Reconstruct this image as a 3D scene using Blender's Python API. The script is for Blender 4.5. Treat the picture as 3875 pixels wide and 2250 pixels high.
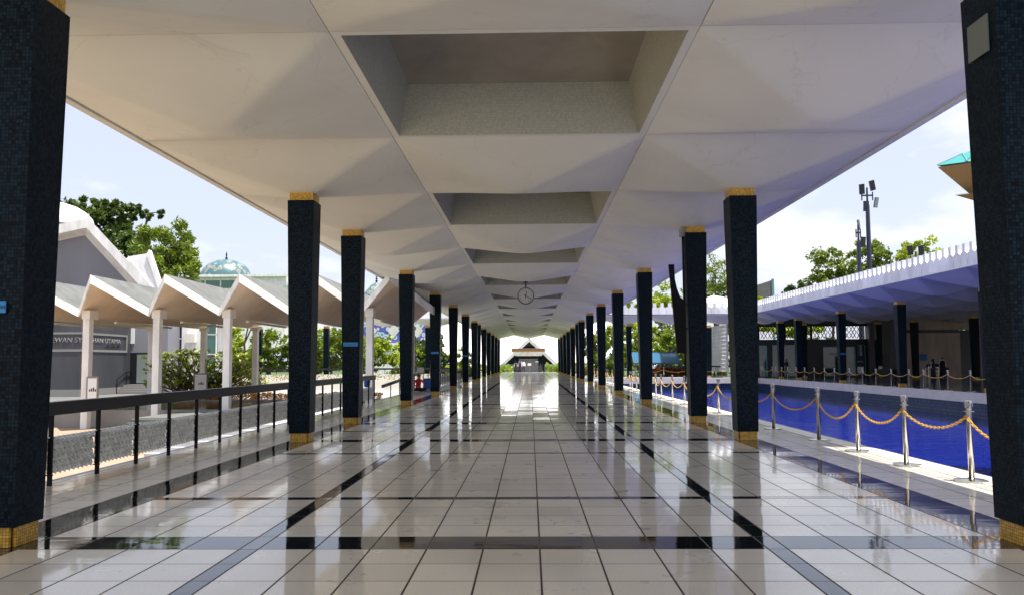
import bpy, bmesh, math, random
from mathutils import Vector, Matrix, Quaternion
R=math.radians; PI=math.pi
random.seed(7)
for o in list(bpy.data.objects): bpy.data.objects.remove(o)
scn=bpy.context.scene; C=scn.collection
# ---------------------------------------------------------------- camera
cam=bpy.data.cameras.new('camera'); cam.sensor_width=36; cam.lens=2996.3/3875*36; cam.shift_y=0.0128
cam.clip_end=3000; cam.clip_start=.05
co=bpy.data.objects.new('camera',cam); C.objects.link(co)
pit,yaw,rol=.065,.0225,-.006
fw=Vector((-math.sin(yaw)*math.cos(pit),math.cos(yaw)*math.cos(pit),math.sin(pit)))
rt=Vector((math.cos(yaw),math.sin(yaw),0)); up=rt.cross(fw)
r2=rt*math.cos(rol)+up*math.sin(rol); u2=-rt*math.sin(rol)+up*math.cos(rol)
M=Matrix((r2,u2,-fw)).transposed().to_4x4(); M.translation=Vector((.162,0,1.5)); co.matrix_world=M
scn.camera=co
# ---------------------------------------------------------------- light
SD=Vector((.24,-.13,1)).normalized()             # towards the sun
sl=bpy.data.lights.new('sun','SUN'); sl.energy=4.6; sl.angle=R(.5); sl.color=(1,.95,.87)
so=bpy.data.objects.new('sun',sl); C.objects.link(so); so.rotation_euler=SD.to_track_quat('Z','Y').to_euler()
w=bpy.data.worlds.new('World'); scn.world=w; w.use_nodes=True; nt=w.node_tree; nt.nodes.clear()
def N(nt,t,**k):
    n=nt.nodes.new(t)
    for a,b in k.items(): setattr(n,a,b)
    return n
sky=N(nt,'ShaderNodeTexSky',sky_type='NISHITA',sun_disc=False)
sky.sun_elevation=math.asin(SD.z); sky.sun_rotation=math.atan2(SD.x,SD.y); sky.dust_density=2.2; sky.air_density=1.0; sky.ozone_density=1.6
tc=N(nt,'ShaderNodeTexCoord'); mp=N(nt,'ShaderNodeMapping'); mp.inputs['Scale'].default_value=(1.0,1.0,2.6); mp.inputs['Location'].default_value=(.35,.1,.32)
no=N(nt,'ShaderNodeTexNoise'); no.inputs['Scale'].default_value=2.6; no.inputs['Detail'].default_value=9; no.inputs['Roughness'].default_value=.55
cr=N(nt,'ShaderNodeValToRGB'); cr.color_ramp.elements[0].position=.52; cr.color_ramp.elements[1].position=.66
mx=N(nt,'ShaderNodeMix',data_type='RGBA'); mx.inputs['B'].default_value=(7.9,7.7,7.9,1)
hz=N(nt,'ShaderNodeMix',data_type='RGBA'); hz.inputs['Factor'].default_value=.62; hz.inputs['B'].default_value=(6.1,6.3,7.4,1)
mu=N(nt,'ShaderNodeMath',operation='MULTIPLY'); mu.inputs[1].default_value=.85
bg=N(nt,'ShaderNodeBackground'); bg.inputs['Strength'].default_value=.078; ow=N(nt,'ShaderNodeOutputWorld'); L=nt.links.new
L(tc.outputs['Generated'],mp.inputs[0]); L(mp.outputs[0],no.inputs['Vector']); L(no.outputs['Fac'],cr.inputs[0]); L(cr.outputs[0],mu.inputs[0])
L(sky.outputs[0],hz.inputs['A']); L(hz.outputs['Result'],mx.inputs['A']); L(mu.outputs[0],mx.inputs['Factor']); L(mx.outputs['Result'],bg.inputs[0]); L(bg.outputs[0],ow.inputs[0])
scn.view_settings.view_transform='Standard'; scn.view_settings.look='None'; scn.view_settings.exposure=1.12; scn.view_settings.gamma=1
scn.render.engine='CYCLES'
cy=scn.cycles; cy.max_bounces=9; cy.diffuse_bounces=6; cy.glossy_bounces=4; cy.transmission_bounces=4; cy.caustics_reflective=False; cy.caustics_refractive=False

# ---------------------------------------------------------------- materials
def mat(name,col,rough=.6,metal=0,spec=.5,noise=None,bump=None,emit=None):
    m=bpy.data.materials.new(name); m.use_nodes=True; t=m.node_tree; b=t.nodes['Principled BSDF']
    b.inputs['Base Color'].default_value=(*col,1); b.inputs['Roughness'].default_value=rough; b.inputs['Metallic'].default_value=metal
    b.inputs['Specular IOR Level'].default_value=spec
    if noise:                                   # (scale, amount[, stretch z])
        g=N(t,'ShaderNodeTexCoord'); mpn=N(t,'ShaderNodeMapping'); mpn.inputs['Scale'].default_value=(1,1,noise[2] if len(noise)>2 else 1)
        n=N(t,'ShaderNodeTexNoise'); n.inputs['Scale'].default_value=noise[0]; n.inputs['Detail'].default_value=6
        r=N(t,'ShaderNodeMapRange'); r.inputs['From Min'].default_value=.3; r.inputs['From Max'].default_value=.7; r.inputs['To Min'].default_value=1-noise[1]; r.inputs['To Max'].default_value=1+noise[1]
        x=N(t,'ShaderNodeVectorMath',operation='SCALE'); x.inputs[0].default_value=col
        t.links.new(g.outputs['Object'],mpn.inputs[0]); t.links.new(mpn.outputs[0],n.inputs['Vector']); t.links.new(n.outputs['Fac'],r.inputs[0]); t.links.new(r.outputs[0],x.inputs['Scale']); t.links.new(x.outputs[0],b.inputs['Base Color'])
    if bump:
        g=N(t,'ShaderNodeTexCoord'); n=N(t,'ShaderNodeTexNoise'); n.inputs['Scale'].default_value=bump[0]; n.inputs['Detail'].default_value=4
        bp=N(t,'ShaderNodeBump'); bp.inputs['Strength'].default_value=bump[1]; bp.inputs['Distance'].default_value=bump[2]
        t.links.new(g.outputs['Object'],n.inputs['Vector']); t.links.new(n.outputs['Fac'],bp.inputs['Height']); t.links.new(bp.outputs[0],b.inputs['Normal'])
    if emit: b.inputs['Emission Color'].default_value=(*emit[0],1); b.inputs['Emission Strength'].default_value=emit[1]
    return m
def mosaic(name,c1,c2,grout,size,rough=.35,big=None,w=None,gw=.08,offset=0,stain=0,spec=.5):
    m=bpy.data.materials.new(name); m.use_nodes=True; t=m.node_tree; b=t.nodes['Principled BSDF']; b.inputs['Roughness'].default_value=rough; b.inputs['Specular IOR Level'].default_value=spec
    g=N(t,'ShaderNodeNewGeometry'); s=N(t,'ShaderNodeSeparateXYZ'); a=N(t,'ShaderNodeMath',operation='ADD'); c=N(t,'ShaderNodeCombineXYZ')
    k=N(t,'ShaderNodeTexBrick'); k.offset=offset; k.inputs['Color1'].default_value=(*c1,1); k.inputs['Color2'].default_value=(*c2,1); k.inputs['Mortar'].default_value=(*grout,1)
    k.inputs['Scale'].default_value=1; k.inputs['Brick Width'].default_value=w or size; k.inputs['Row Height'].default_value=size; k.inputs['Mortar Size'].default_value=size*gw; k.inputs['Bias'].default_value=0
    l=t.links.new; l(g.outputs['Position'],s.inputs[0]); l(s.outputs[0],a.inputs[0]); l(s.outputs[1],a.inputs[1]); l(a.outputs[0],c.inputs[0]); l(s.outputs[2],c.inputs[1]); l(c.outputs[0],k.inputs['Vector'])
    out=k.outputs['Color']
    if stain:
        n=N(t,'ShaderNodeTexNoise'); n.inputs['Scale'].default_value=1.3; n.inputs['Detail'].default_value=5; r=N(t,'ShaderNodeMapRange'); r.inputs['From Min'].default_value=.3; r.inputs['From Max'].default_value=.7; r.inputs['To Min'].default_value=1-stain; r.inputs['To Max'].default_value=1+stain
        x=N(t,'ShaderNodeVectorMath',operation='SCALE'); l(g.outputs['Position'],n.inputs['Vector']); l(n.outputs['Fac'],r.inputs[0]); l(out,x.inputs[0]); l(r.outputs[0],x.inputs['Scale']); out=x.outputs[0]
    l(out,b.inputs['Base Color'])
    bp=N(t,'ShaderNodeBump'); bp.inputs['Strength'].default_value=.3; bp.inputs['Distance'].default_value=.002; bp.invert=True; l(k.outputs['Fac'],bp.inputs['Height']); l(bp.outputs[0],b.inputs['Normal'])
    return m
def floormat(name,col,rough,spec,tilt,haze=True):
    m=bpy.data.materials.new(name); m.use_nodes=True; t=m.node_tree; b=t.nodes['Principled BSDF']; l=t.links.new
    b.inputs['Roughness'].default_value=rough; b.inputs['Specular IOR Level'].default_value=spec
    b.inputs['Coat Weight'].default_value=.7 if haze else 0; b.inputs['Coat Roughness'].default_value=rough*.55; b.inputs['Coat IOR'].default_value=1.5
    a=N(t,'ShaderNodeAttribute',attribute_name='tint'); g=N(t,'ShaderNodeNewGeometry')
    n=N(t,'ShaderNodeTexNoise'); n.inputs['Scale'].default_value=70; n.inputs['Detail'].default_value=3
    n2=N(t,'ShaderNodeTexNoise'); n2.inputs['Scale'].default_value=.9; n2.inputs['Detail'].default_value=4
    r=N(t,'ShaderNodeMapRange'); r.inputs['From Min'].default_value=.3; r.inputs['From Max'].default_value=.7; r.inputs['To Min'].default_value=.9; r.inputs['To Max'].default_value=1.08
    r2_=N(t,'ShaderNodeMapRange'); r2_.inputs['From Min'].default_value=.3; r2_.inputs['From Max'].default_value=.7; r2_.inputs['To Min'].default_value=.93; r2_.inputs['To Max'].default_value=1.05
    s=N(t,'ShaderNodeSeparateXYZ'); m1=N(t,'ShaderNodeMath',operation='MULTIPLY'); m2=N(t,'ShaderNodeMath',operation='MULTIPLY')
    x=N(t,'ShaderNodeVectorMath',operation='SCALE'); x.inputs[0].default_value=col
    l(g.outputs['Position'],n.inputs['Vector']); l(g.outputs['Position'],n2.inputs['Vector']); l(n.outputs['Fac'],r.inputs[0]); l(n2.outputs['Fac'],r2_.inputs[0]); l(a.outputs['Vector'],s.inputs[0])
    l(s.outputs[2],m1.inputs[0]); l(r.outputs[0],m1.inputs[1]); l(m1.outputs[0],m2.inputs[0]); l(r2_.outputs[0],m2.inputs[1]); l(m2.outputs[0],x.inputs['Scale']); l(x.outputs[0],b.inputs['Base Color'])
    # each tile lies a hair out of level, and the polish waves a little
    c=N(t,'ShaderNodeCombineXYZ'); l(s.outputs[0],c.inputs[0]); l(s.outputs[1],c.inputs[1]); sc=N(t,'ShaderNodeVectorMath',operation='SCALE'); sc.inputs['Scale'].default_value=tilt; l(c.outputs[0],sc.inputs[0])
    mp_=N(t,'ShaderNodeMapping'); mp_.inputs['Scale'].default_value=(1.1,8,1); wv=N(t,'ShaderNodeTexNoise'); wv.inputs['Scale'].default_value=1; wv.inputs['Detail'].default_value=3; l(g.outputs['Position'],mp_.inputs[0]); l(mp_.outputs[0],wv.inputs['Vector'])
    bp=N(t,'ShaderNodeBump'); bp.inputs['Strength'].default_value=.5; bp.inputs['Distance'].default_value=.0013; l(wv.outputs['Fac'],bp.inputs['Height'])
    ad=N(t,'ShaderNodeVectorMath',operation='ADD'); nm=N(t,'ShaderNodeVectorMath',operation='NORMALIZE'); l(bp.outputs[0],ad.inputs[0]); l(sc.outputs[0],ad.inputs[1]); l(ad.outputs[0],nm.inputs[0]); l(nm.outputs[0],b.inputs['Normal']); l(nm.outputs[0],b.inputs['Coat Normal'])
    # scuffs dull the polish unevenly
    n3=N(t,'ShaderNodeTexNoise'); n3.inputs['Scale'].default_value=2.3; n3.inputs['Detail'].default_value=6; r3=N(t,'ShaderNodeMapRange'); r3.inputs['From Min'].default_value=.35; r3.inputs['From Max'].default_value=.75; r3.inputs['To Min'].default_value=.27 if haze else rough*.6; r3.inputs['To Max'].default_value=.36 if haze else rough*1.7
    l(g.outputs['Position'],n3.inputs['Vector']); l(n3.outputs['Fac'],r3.inputs[0]); l(r3.outputs[0],b.inputs['Roughness'])
    r4=N(t,'ShaderNodeMapRange'); r4.inputs['From Min'].default_value=.35; r4.inputs['From Max'].default_value=.75; r4.inputs['To Min'].default_value=rough*.75; r4.inputs['To Max'].default_value=rough*1.3; l(n3.outputs['Fac'],r4.inputs[0]); l(r4.outputs[0],b.inputs['Coat Roughness'])
    return m
def leafmat(name,c):
    m=bpy.data.materials.new(name); m.use_nodes=True; t=m.node_tree; b=t.nodes['Principled BSDF']; l=t.links.new
    a=N(t,'ShaderNodeAttribute',attribute_name='tint'); s=N(t,'ShaderNodeSeparateXYZ'); l(a.outputs['Vector'],s.inputs[0])
    x=N(t,'ShaderNodeMix',data_type='RGBA'); x.inputs['A'].default_value=(*[v*.55 for v in c],1); x.inputs['B'].default_value=(min(1,c[0]*2.3),min(1,c[1]*1.5),c[2]*1.1,1); l(s.outputs[0],x.inputs['Factor'])
    l(x.outputs['Result'],b.inputs['Base Color']); b.inputs['Roughness'].default_value=.45
    tr=N(t,'ShaderNodeBsdfTranslucent'); ms=N(t,'ShaderNodeMixShader'); ms.inputs[0].default_value=.35; l(x.outputs['Result'],tr.inputs[0])
    o=t.nodes['Material Output']; l(b.outputs[0],ms.inputs[1]); l(tr.outputs[0],ms.inputs[2]); l(ms.outputs[0],o.inputs[0])
    return m
def water(name,col,rough,sc,dist):
    m=bpy.data.materials.new(name); m.use_nodes=True; t=m.node_tree; b=t.nodes['Principled BSDF']; l=t.links.new
    b.inputs['Base Color'].default_value=(*col,1); b.inputs['Roughness'].default_value=rough; b.inputs['IOR'].default_value=1.33; b.inputs['Specular IOR Level'].default_value=.42
    g=N(t,'ShaderNodeTexCoord'); mp_=N(t,'ShaderNodeMapping'); mp_.inputs['Scale'].default_value=sc; n=N(t,'ShaderNodeTexNoise'); n.inputs['Scale'].default_value=1; n.inputs['Detail'].default_value=5; n.inputs['Distortion'].default_value=.4
    bp=N(t,'ShaderNodeBump'); bp.inputs['Strength'].default_value=1; bp.inputs['Distance'].default_value=dist
    l(g.outputs['Object'],mp_.inputs[0]); l(mp_.outputs[0],n.inputs['Vector']); l(n.outputs['Fac'],bp.inputs['Height']); l(bp.outputs[0],b.inputs['Normal']); return m
MT=dict(
 tilew=floormat('polished_pale_tile',(.80,.75,.64),.05,.4,.0026), tileb=floormat('polished_black_tile',(.008,.009,.009),.045,.6,.0028,False),
 groutw=mat('brown_grout',(.045,.030,.022),.8), groutb=mat('grey_grout',(.09,.085,.075),.7), groutt=mat('fine_grout',(.05,.04,.03),.7),
 dfloor=mat('polished_dark_stone',(.16,.16,.17),.09,noise=(.8,.2)),
 glasspane=mat('pale_glass',(.22,.26,.25),.15),
 greyp=mat('grey_paving',(.30,.29,.27),.8,noise=(1,.15)),
 slab=mat('slab_concrete',(.42,.42,.43),.7,noise=(2,.15)),
 mos=mosaic('blue_black_mosaic',(.0010,.0035,.007),(.009,.024,.040),(.0015,.003,.005),.030,.4,spec=.08),
 gold=mosaic('gold_mosaic',(.50,.27,.025),(.85,.52,.08),(.16,.09,.015),.026,.3),
 dark=mat('dark_metal',(.004,.0045,.006),.5,spec=.15), darkrail=mat('handrail_black',(.012,.012,.014),.38,noise=(6,.3)),
 ceil=mat('painted_plaster',(.755,.765,.69),.75,noise=(.55,.06),bump=(60,.15,.002)), seam=mat('seam_dark',(.10,.09,.08),.9),
 cof=mosaic('grey_mosaic',(.36,.375,.31),(.45,.46,.385),(.30,.31,.26),.036,.5), cofl=mat('coffer_lid',(.30,.28,.23),.8,noise=(1.2,.15)),
 white=mat('white_paint',(.78,.78,.76),.6,noise=(1.8,.16,.4)), whitec=mat('white_concrete',(.78,.78,.78),.75,noise=(1.1,.2,.25),bump=(30,.3,.004)),
 cream=mat('cream_paint',(.72,.69,.63),.65,noise=(1,.07)), coping=mat('coping_white',(.66,.62,.56),.5,noise=(2,.08)),
 pinkw=mat('pale_wall',(.66,.58,.51),.7,noise=(1,.06)), soffit=mat('soffit_paint',(.84,.68,.51),.75,noise=(1.2,.06)),
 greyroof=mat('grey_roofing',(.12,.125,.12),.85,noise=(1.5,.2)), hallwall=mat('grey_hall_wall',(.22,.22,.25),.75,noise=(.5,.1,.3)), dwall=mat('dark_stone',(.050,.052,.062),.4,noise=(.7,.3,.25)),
 frame=mat('sign_frame',(.22,.215,.21),.5), steel=mat('polished_steel',(.48,.465,.43),.24,1,bump=(8,.05,.01)), chain=mat('yellow_plastic',(.80,.46,.02),.4),
 alu=mat('cast_aluminium',(.80,.83,.83),.35,.35,noise=(9,.2)), water=water('pool_water',(.001,.010,.18),.03,(.7,3.2,1),.045), pond=water('pond_water',(.04,.05,.045),.04,(1.5,4,1),.01),
 pooltile=mosaic('blue_patterned_tile',(.006,.03,.10),(.05,.13,.20),(.01,.02,.05),.16,.3,gw=.2),
 peach=mosaic('beige_paving',(.29,.215,.15),(.33,.25,.175),(.21,.155,.11),.45,.7,w=.6,gw=.02,stain=.07), grass=mat('lawn',(.05,.09,.02),.9,noise=(1.5,.4)), earth=mat('ground_earth',(.12,.12,.08),.9,noise=(.3,.3)),
 tan=mat('beige_stone',(.46,.36,.29),.6,noise=(1.5,.2,.25)), greywall=mat('grey_wall',(.13,.125,.13),.6,noise=(1,.2,.3)), black=mat('black_and_shade',(.010,.011,.014),.4), glassd=mat('dark_teal_glass',(.01,.05,.06),.08,0,.8),  # black of desk, panel and lettering; also painted shade in openings
 glassb=mat('blue_glass',(.01,.04,.09),.06,0,.9), glassg=mat('green_glass',(.03,.13,.10),.08,0,.9), edge=mat('glass_edge',(.10,.45,.42),.3),
 blue=mat('blue_sign',(.02,.25,.62),.5), blued=mat('blue_plastic',(.01,.10,.42),.4), ink=mat('ink_navy',(.01,.02,.06),.5), whites=mat('white_sign',(.82,.82,.80),.5), paper=mat('grey_paper',(.16,.19,.18),.6),
 clockf=mat('clock_face',(.60,.62,.60),.4), clockh=mat('clock_hand',(.015,.014,.012),.5), bronze=mat('bronze_fascia',(.30,.14,.035),.35,.2), tealrail=mat('teal_paint',(.10,.26,.24),.4),
 teal=mat('teal_tile_roof',(.01,.24,.23),.4,noise=(3,.12)), gold2=mat('ochre_soffit',(.36,.20,.08),.6), turq=None, domew=mat('dome_white',(.80,.79,.80),.55,noise=(.5,.06)),
 bark=mat('bark',(.10,.075,.05),.9,noise=(6,.4)), lamp=mat('lamp_housing',(.02,.022,.04),.4), lampg=mat('lamp_glass',(.30,.38,.40),.15), pole=mat('pole_navy',(.02,.025,.06),.4),
 skin=mat('skin',(.34,.18,.11),.5), clb=mat('cloth_black',(.012,.012,.018),.85), clw=mat('cloth_white',(.75,.74,.76),.8), clr=mat('cloth_red',(.55,.02,.03),.8), cln=mat('cloth_navy',(.02,.02,.05),.85), hair=mat('hair_black',(.008,.007,.006),.5),
 shelter=mat('blue_sheet',(.006,.085,.17),.3,noise=(2,.1)), shfr=mat('shelter_frame',(.04,.10,.15),.5), hedgeo=leafmat('leaf_orange',(.55,.30,.015)), 
 lfp=leafmat('leaf_frangipani',(.28,.46,.06)), lf1=leafmat('leaf_mid',(.10,.20,.018)), lf2=leafmat('leaf_dark',(.045,.105,.02)), lf3=leafmat('leaf_bright',(.19,.34,.025)), lfr=leafmat('leaf_red',(.085,.035,.018)), lfy=leafmat('leaf_yellow',(.20,.22,.02)),
 box=mat('grey_box',(.30,.30,.29),.5), red=mat('brick_red',(.25,.08,.04),.7))
m_=MT['ceil']; t_=m_.node_tree; b_=t_.nodes['Principled BSDF']; src=b_.inputs['Base Color'].links[0].from_socket
g_=N(t_,'ShaderNodeNewGeometry'); n_=N(t_,'ShaderNodeTexNoise'); n_.inputs['Scale'].default_value=.7; n_.inputs['Detail'].default_value=9; n_.inputs['Roughness'].default_value=.68; n_.inputs['Distortion'].default_value=1.2
q_=N(t_,'ShaderNodeMapRange'); q_.inputs['From Min'].default_value=.60; q_.inputs['From Max'].default_value=.72; q_.inputs['To Min'].default_value=1; q_.inputs['To Max'].default_value=.86
v_=N(t_,'ShaderNodeTexVoronoi',feature='DISTANCE_TO_EDGE'); v_.inputs['Scale'].default_value=.42; nv=N(t_,'ShaderNodeTexNoise'); nv.inputs['Scale'].default_value=1.7; nv.inputs['Detail'].default_value=6; mv=N(t_,'ShaderNodeVectorMath',operation='ADD')
k_=N(t_,'ShaderNodeMapRange'); k_.inputs['From Min'].default_value=0; k_.inputs['From Max'].default_value=.006; k_.inputs['To Min'].default_value=.90; k_.inputs['To Max'].default_value=1
x_=N(t_,'ShaderNodeVectorMath',operation='SCALE'); y_=N(t_,'ShaderNodeVectorMath',operation='SCALE'); l_=t_.links.new
l_(g_.outputs['Position'],n_.inputs['Vector']); l_(g_.outputs['Position'],nv.inputs['Vector']); l_(g_.outputs['Position'],mv.inputs[0]); l_(nv.outputs['Color'],mv.inputs[1]); l_(mv.outputs[0],v_.inputs['Vector'])
l_(n_.outputs['Fac'],q_.inputs[0]); l_(v_.outputs['Distance'],k_.inputs[0]); l_(src,x_.inputs[0]); l_(q_.outputs[0],x_.inputs['Scale']); l_(x_.outputs[0],y_.inputs[0]); l_(k_.outputs[0],y_.inputs['Scale']); l_(y_.outputs[0],b_.inputs['Base Color'])
# patterned tiles of the far buildings
def pattern(name,bg_,c2,c3,scale,rough=.4,th=.42):
    m=bpy.data.materials.new(name); m.use_nodes=True; t=m.node_tree; b=t.nodes['Principled BSDF']; l=t.links.new; b.inputs['Roughness'].default_value=rough
    g=N(t,'ShaderNodeTexCoord'); v=N(t,'ShaderNodeTexVoronoi'); v.inputs['Scale'].default_value=scale; r=N(t,'ShaderNodeValToRGB'); e=r.color_ramp; e.interpolation='CONSTANT'
    e.elements[0].position=0; e.elements[0].color=(*c3,1); e.elements[1].position=th*.6; e.elements[1].color=(*c2,1); x=e.elements.new(th); x.color=(*bg_,1)
    l(g.outputs['Object'],v.inputs['Vector']); l(v.outputs['Distance'],r.inputs[0]); l(r.outputs[0],b.inputs['Base Color']); return m
MT['turq']=pattern('turquoise_dome_tile',(.06,.13,.15),(.22,.27,.26),(.24,.15,.06),.75)
MT['bluetile']=pattern('blue_pattern_tile',(.10,.12,.42),(.60,.64,.70),(.10,.40,.45),1.3,th=.5)
MT['railpat']=pattern('blue_yellow_panel',(.62,.64,.66),(.55,.42,.03),(.08,.10,.40),7,th=.5)

# ---------------------------------------------------------------- mesh builder
class MB:
    def __init__(s): s.v=[];s.f=[];s.m=[];s.t=[]
    def add(s,vs,fs,m=0,t=None):
        o=len(s.v); s.v+=[tuple(v) for v in vs]; s.f+=[tuple(i+o for i in f) for f in fs]; s.m+=[m]*len(fs); s.t+=[t or (0,0,1)]*len(fs); return s
    def quad(s,a,b,c,d,m=0,t=None): return s.add((a,b,c,d),((0,1,2,3),),m,t)
    def box(s,x0,x1,y0,y1,z0,z1,m=0): return s.frus(x0,x1,y0,y1,z0,x0,x1,y0,y1,z1,m)
    def frus(s,x0,x1,y0,y1,z0,X0,X1,Y0,Y1,z1,m=0):
        return s.add([(x0,y0,z0),(x1,y0,z0),(x1,y1,z0),(x0,y1,z0),(X0,Y0,z1),(X1,Y0,z1),(X1,Y1,z1),(X0,Y1,z1)],[(3,2,1,0),(4,5,6,7),(0,1,5,4),(1,2,6,5),(2,3,7,6),(3,0,4,7)],m)
    def sq(s,cx,cy,w0,z0,w1,z1,m=0): return s.frus(cx-w0/2,cx+w0/2,cy-w0/2,cy+w0/2,z0,cx-w1/2,cx+w1/2,cy-w1/2,cy+w1/2,z1,m)
    def prism(s,poly,d,m=0):                       # poly: 3D loop, d: offset vector
        n=len(poly); d=Vector(d); a=[Vector(p) for p in poly]; return s.add([*a,*[p+d for p in a]],[tuple(range(n-1,-1,-1)),tuple(range(n,2*n))]+[(i,(i+1)%n,(i+1)%n+n,i+n) for i in range(n)],m)
    def tube(s,p,q,r0,r1=None,n=8,m=0,cap=True):
        p=Vector(p);q=Vector(q);r1=r0 if r1 is None else r1; z=(q-p).normalized(); a=z.orthogonal().normalized(); b=z.cross(a); vs=[]
        for c,r in ((p,r0),(q,r1)): vs+=[c+a*r*math.cos(2*PI*i/n)+b*r*math.sin(2*PI*i/n) for i in range(n)]
        fs=[(i,(i+1)%n,(i+1)%n+n,i+n) for i in range(n)]
        if cap: fs+=[tuple(range(n-1,-1,-1)),tuple(range(n,2*n))]
        return s.add(vs,fs,m)
    def lathe(s,cx,cy,prof,n=20,m=0,sx=1,sy=1):
        vs=[(cx+r*sx*math.cos(2*PI*i/n),cy+r*sy*math.sin(2*PI*i/n),z) for r,z in prof for i in range(n)]
        fs=[(k*n+i,k*n+(i+1)%n,(k+1)*n+(i+1)%n,(k+1)*n+i) for k in range(len(prof)-1) for i in range(n)]
        fs+=[tuple(range(n-1,-1,-1)),tuple(range((len(prof)-1)*n,len(prof)*n))]; return s.add(vs,fs,m)
    def leaf(s,c,size,m=0,t=0,asp=.5,upb=.3):
        n=Vector((random.gauss(0,1),random.gauss(0,1),random.gauss(0,1)+upb)).normalized(); a=n.orthogonal().normalized(); a.rotate(Quaternion(n,random.random()*6.28)); b=n.cross(a)*asp*size; a=a*size; c=Vector(c)
        return s.add((c-a,c-b*.9-a*.1,c+a,c+b*.9-a*.1),((0,1,2,3),),m,(t,0,1))
    def build(s,name,mats,parent=None,smooth=False):
        me=bpy.data.meshes.new(name); me.from_pydata(s.v,[],s.f); mats=mats if isinstance(mats,(list,tuple)) else [mats]
        for k in mats: me.materials.append(MT[k] if isinstance(k,str) else k)
        me.polygons.foreach_set('material_index',s.m)
        if any(t!=(0,0,1) for t in s.t):
            at=me.attributes.new('tint','FLOAT_VECTOR','FACE'); at.data.foreach_set('vector',[x for t in s.t for x in t])
        if smooth: me.polygons.foreach_set('use_smooth',[True]*len(s.f))
        me.update(); o=bpy.data.objects.new(name,me); C.objects.link(o)
        if parent: o.parent=parent
        return o
def tag(o,label=None,cat=None,group=None,kind=None):
    if label: o['label']=label
    if cat: o['category']=cat
    if group: o['group']=group
    if kind: o['kind']=kind
    return o
def thing(name,label,cat,loc=(0,0,0),group=None,rz=0):
    o=bpy.data.objects.new(name,None); C.objects.link(o); o.location=loc; o.rotation_euler=(0,0,rz); o.empty_display_size=.2; return tag(o,label,cat,group)
def struct(name,mb,mats,label=None): return tag(mb.build(name,mats),label,kind='structure')
def dup(r,loc,label,rz=None):
    n=r.copy(); C.objects.link(n); n.location=loc; n['label']=label
    if rz is not None: n.rotation_euler=(0,0,rz)
    for c in list(r.children):
        d=c.copy(); C.objects.link(d); d.parent=n
        for g in list(c.children):
            e=g.copy(); C.objects.link(e); e.parent=d
    return n
def text(s,size,m,loc,rot,parent=None,name='lettering',ext=.004,sx=1,align='LEFT'):
    cu=bpy.data.curves.new('t','FONT'); cu.body=s; cu.size=size; cu.extrude=ext; cu.align_x=align; cu.resolution_u=2
    ob=bpy.data.objects.new('t',cu); C.objects.link(ob); dg=bpy.context.evaluated_depsgraph_get(); me=bpy.data.meshes.new_from_object(ob.evaluated_get(dg)); bpy.data.objects.remove(ob)
    me.materials.clear(); me.materials.append(MT[m]); o=bpy.data.objects.new(name,me); C.objects.link(o); o.location=loc; o.rotation_euler=rot; o.scale=(sx,1,1)
    if parent: o.parent=parent
    return o
ORD=['nearest','second','third','fourth','fifth','sixth','seventh','eighth','ninth','tenth','eleventh','twelfth','thirteenth','fourteenth','fifteenth','sixteenth','seventeenth','eighteenth','nineteenth','twentieth']
Y0=15.44; P=4.36
KC=[-2,0,1,3,5,7,9,11,12,14,16,18,20,22]; YC=[Y0+P*k for k in KC]; XC=4.29
LOW=4.82; RIM=5.33
# ================================================================ ground, floors, water
g=MB(); S=1400
hx=(-60,-6.05); 
g.quad((-S,-S,-1.8),(S,-S,-1.8),(S,S,-1.8),(-S,S,-1.8)); struct('ground',g,'earth')
struct('bounce_forecourt',MB().box(-60,60,-70,-6.8,-1.6,-.03),'coping')  # pale ground behind the camera, added to bounce light onto the ceiling
struct('paving',MB().box(-60,-6.1,-10,69.3,-1.6,-1.4),'peach')
struct('lawn',MB().box(-130,-6.3,77,119,-1.7,-1.2).box(6.5,20,77.5,200,-1.7,-.25).box(-130,-14,120.6,260,-1.7,-.6).box(14,130,120.6,260,-1.7,-.3),'grass')
struct('end_paving',MB().box(-14,14,120.8,150,-1.7,-.35),'greyp')
# walkway floor: tiles, black bands and grout all in one level sheet
tl=.457; s_=.155
xs=[]                                              # (x0,x1,kind) kind 0 tile 1 black 2 grout
pos=[(0,.5*tl,0)]
x=.5*tl; segs=[]
def addt(x0,w_,k): segs.append((x0,x0+w_,k)); return x0+w_
for k in range(4): x=addt(x,tl,0)
x=addt(x,s_,1)
for k in range(4): x=addt(x,tl,0)
x=addt(x,.51,1); xe=x
for k in range(3): x=addt(x,tl,0)
x=addt(x,6.06-x,0)
half=segs; allx=[(-b,-a,k) for a,b,k in reversed(half)]+[(-.5*tl,.5*tl,0)]+half
ys=[]
def bay(ya,yb):
    a=ya+.23; b=yb-.23; out=[(ya-.23,ya+.23,1)]
    if yb-ya>6: n=[4,0,9,0,4]
    else: n=[4,0,4]
    step=((b-a)-s_*n.count(0))/sum(n); y=a
    for q in n:
        if q==0: out.append((y,y+s_,1)); y+=s_
        else:
            for j in range(q): out.append((y,y+step,0)); y+=step
    return out
yc=[YC[0]-2*P]+YC+[YC[-1]+2*P]
for a,b in zip(yc[:-1],yc[1:]): ys+=bay(a,b)
ys=[q for q in ys if q[0]<120.3]; ys[-1]=(ys[-1][0],120.5,0)
fl=MB(); gx=.0075; gy=.0052
rnd=random.Random(3)
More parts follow.
